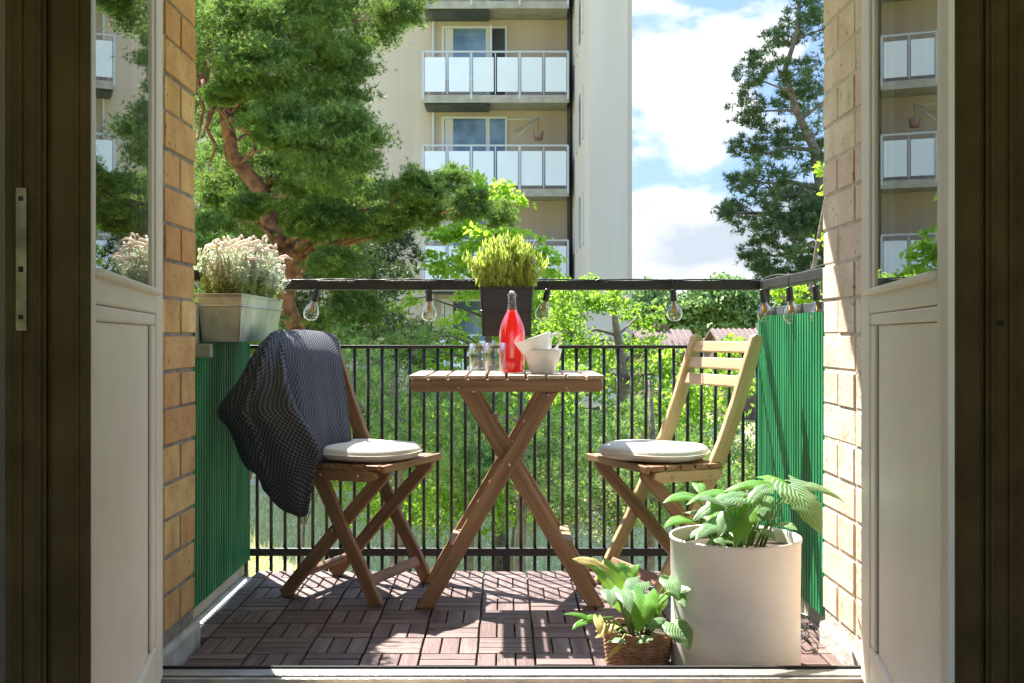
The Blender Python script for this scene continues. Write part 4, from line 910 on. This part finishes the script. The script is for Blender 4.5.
# bright maple in front of the block
tr=[Vector((P(500,400,20).x,20,GZ)),P(500,450,20),P(492,370,20),P(484,300,20),P(478,230,20)]
cl=[]
for (x,y,r,n) in [(470,190,22,150),(500,205,26,180),(455,225,26,200),(490,240,30,260),(525,245,20,130),(445,262,22,130),(480,280,30,240),(520,285,26,200),(500,320,34,320),(455,335,34,260),(440,370,30,240),(480,370,34,300),(542,262,22,150),(556,285,20,120),(395,330,24,120),(545,360,34,260),(430,420,30,200),(530,330,30,250),(470,410,36,260),(520,390,34,260),(400,300,20,60),(415,355,20,80),(545,305,20,120)]: cl.append(C(x,y,20+rg.uniform(-1.4,1.4),r,n,.75))
tree('maple_tree','bright lime green young maple in front of the beige block','tree',tr,[.1,.09,.07,.05,.02],cl,'leaf',M['maple'],M['bark'],74,.125,2.2,sub=12,tight=.22)
# light tree right of the pot
tr=[Vector((P(625,400,16).x,16,GZ)),P(618,450,16),P(624,380,16),P(615,320,16),P(612,285,16)]
cl=[]
for (x,y,r,n) in [(575,300,26,220),(610,300,26,220),(645,315,22,170),(560,330,30,260),(600,340,36,360),(640,350,30,280),(580,375,34,330),(625,385,36,360),(660,375,24,200),(560,410,36,330),(605,420,38,360),(650,420,36,320),(690,440,30,260),(700,400,16,90),(590,285,16,80),(560,292,18,100)]: cl.append(C(x,y,16+rg.uniform(-1.3,1.3),r,n,.75))
tree('leafy_tree','airy yellow green tree behind the black railing right of the pot','tree',tr,[.12,.1,.08,.05,.02],cl,'leaf',M['bush'],M['bark'],75,.085,2.3,sub=16,tight=.24)
# soft pines through the railing
for (tx,Y,lst,lb,sd,mm) in [
  (395,10.5,[(355,370,34,190),(400,385,36,230),(440,400,34,200),(370,420,40,240),(415,430,42,260),(390,465,40,220),(455,450,38,230),(345,395,30,160),(350,340,24,110),(410,345,24,110)],'young soft needled pine seen through the railing between chair and table',76,M['pine_soft']),
  (520,10.0,[(480,415,36,200),(520,430,42,260),(560,440,40,240),(500,465,44,260),(545,480,44,260),(470,475,36,200),(590,465,34,200)],'young soft needled pine seen through the railing behind the table legs',78,M['pine_soft']),
  (650,11.5,[(600,440,34,200),(640,430,36,230),(680,455,38,240),(620,475,42,260),(665,490,42,260),(705,480,36,210),(735,450,30,160)],'young soft needled pine seen through the railing behind the right chair',79,M['pine_soft'])]:
    tr=[Vector((P(tx,400,Y).x,Y,GZ)),P(tx,560,Y),P(tx+4,470,Y),P(tx,380,Y)]
    tree('pine_tree',lb,'tree',tr,[.06,.05,.04,.02],[C(x,y,Y+rg.uniform(-.9,.9),r*1.1,n*.8,.8) for (x,y,r,n) in lst],'needle',mm,M['bark'],sd,.085,1.5,sub=16,tight=.24,k=8)
for (tx,Y,lst,lb,sd,mm) in [
  (470,12.4,[(380,450,36,240),(420,480,36,240),(460,440,40,260),(500,400,34,220),(540,420,40,260),(470,490,40,260),(520,500,40,260),(430,420,34,220),(360,430,34,200),(560,390,34,220)],'dense green bush filling the view behind the table legs',84,M['bush']),
  (690,13.2,[(590,500,36,240),(640,500,40,260),(690,490,40,260),(730,470,36,240),(670,420,36,240),(715,410,34,240),(742,380,26,160),(700,378,26,160),(660,455,36,240),(735,520,36,220),(672,362,20,110),(735,352,18,90)],'dense green bush filling the view behind the right chair',85,M['bush'])]:
    tr=[Vector((P(tx,400,Y).x,Y,GZ)),P(tx,560,Y),P(tx+4,470,Y),P(tx,400,Y)]
    tree('bush',lb,'bush',tr,[.05,.04,.03,.015],[C(x,y,Y+rg.uniform(-.9,.9),r*1.1,n,.8) for (x,y,r,n) in lst],'leaf',mm,M['bark'],sd,.085,2.4,sub=20,tight=.2)
# shrubs low down
for i,(x0,lb) in enumerate(((300,'low dry leafy shrub behind the left chair legs'),(400,'tangled low shrub behind the railing left of the table legs'),(510,'tangled low shrub behind the crossed table legs'),(620,'tangled low shrub behind the railing right of the table legs'),(720,'tangled low shrub behind the right chair legs'))):
    Y=13.5-.3*(i%2); cl=[]
    lo=470 if i else 455
    for k in range(12): cl.append(C(x0+rg.uniform(-58,58),lo+rg.uniform(-18,62 if i else 20),Y+rg.uniform(-.8,.8),rg.uniform(24,36),230,.65))
    b0=Vector((P(x0,400,Y).x,Y,GZ)); tree('shrub',lb,'shrub',[b0,P(x0,580,Y),P(x0+5,510,Y)],[.05,.035,.01],cl,'leaf',M['under'] if i!=1 else M['bush'],M['bark'],90+i,.06,1.5,sub=16,tight=.3)
# bright sprig of maple beyond the right screen
Y=9; b0=Vector((P(800,400,Y).x,Y,GZ)); cl=[C(778,295,Y,12,70),C(795,292,Y,14,90),C(812,300,Y,12,60),C(826,280,Y,12,70),C(800,330,Y,26,120),C(822,170,Y,8,24),C(828,190,Y,10,40),C(840,240,Y,20,80),C(822,315,Y,20,90)]
tree('maple_tree','small bright green maple rising behind the right green screen','tree',[b0,P(805,420,Y),P(806,330,Y),P(815,260,Y),P(830,170,Y)],[.05,.04,.03,.02,.008],cl,'leaf',M['maple'],M['bark'],95,.05,1.6,sub=8,tight=.28)
# distant tree line
far=[(575,318,30),(610,312,30),(640,310,24),(672,306,26),(700,309,26),(728,305,28),(755,310,28),(790,306,30),(830,300,34),(540,312,30),(500,308,34),(450,305,36),(400,300,38),(340,300,40),(880,300,36)]
for i,(x,y,r) in enumerate(far):
    Y=62+(i*37%19); g=P(x,y+r*.5,Y); rr_=r*Y/F
    lab=['rounded deciduous tree in the distant tree line beyond the roofs','feathery deciduous tree in the distant tree line beyond the roofs'][i%2]
    cl=[C(x+rg.uniform(-.7,.7)*r,y-10+rg.uniform(-.3,1.3)*r,Y+rg.uniform(-1,1),r*.55,300,.8) for _ in range(11)]
    tree('broadleaf_tree',lab,'tree',[Vector((g.x,Y,GZ)),g,P(x,y,Y)],[.3,.2,.08],cl,'leaf',M['far'],M['bark'],200+i,.42,1,group='distant trees beyond the roofs',sub=10,tight=.35,branch=False)
# far wood behind everything
rs=np.random.default_rng(5); pts=[]
for i in range(140):
    x=-120+240*i/139+rs.uniform(-3,3); Y=120+rs.uniform(-12,12); h=rs.uniform(3.5,7.5)
    p,_=clump_pts(rs,(x,Y,GZ+h*.55),(4.2,4.2,h*.6),170,10,.3); pts.append(p)
p=np.concatenate(pts); V,npv,ft=leaves(p,1.2,rs); o=np_mesh('far_wood',V,npv,ft,rs.random(len(p)),M['far']); tag(o,'distant mass of green woodland along the horizon','woodland',kind='stuff')
# tall dry grass on the lawn
rs=np.random.default_rng(6); n=16000; x=rs.uniform(-9,8,n); y=rs.uniform(13,30,n); hgt=rs.uniform(.06,.28,n)*(1+1.6*(rs.random(n)<.12))
bs_=np.stack([x,y,np.full(n,GZ)],1); ln=rs.normal(size=(n,3))*.08; ln[:,2]=0; tp_=bs_+ln; tp_[:,2]+=hgt
sd=np.stack([np.ones(n),rs.normal(size=n)*.4,np.zeros(n)],1)*.016
V=np.stack([bs_-sd,bs_+sd,tp_],1).reshape(-1,3)
o=np_mesh('grass',V,3,[(0,1,2)],rs.random(n),leafmat('dry_grass_blades',(.26,.3,.08),(.42,.42,.18),(.6,.55,.3),.45,(.55,.55,.22))); tag(o,'tall dry grass on the sunlit lawn','grass',kind='stuff')
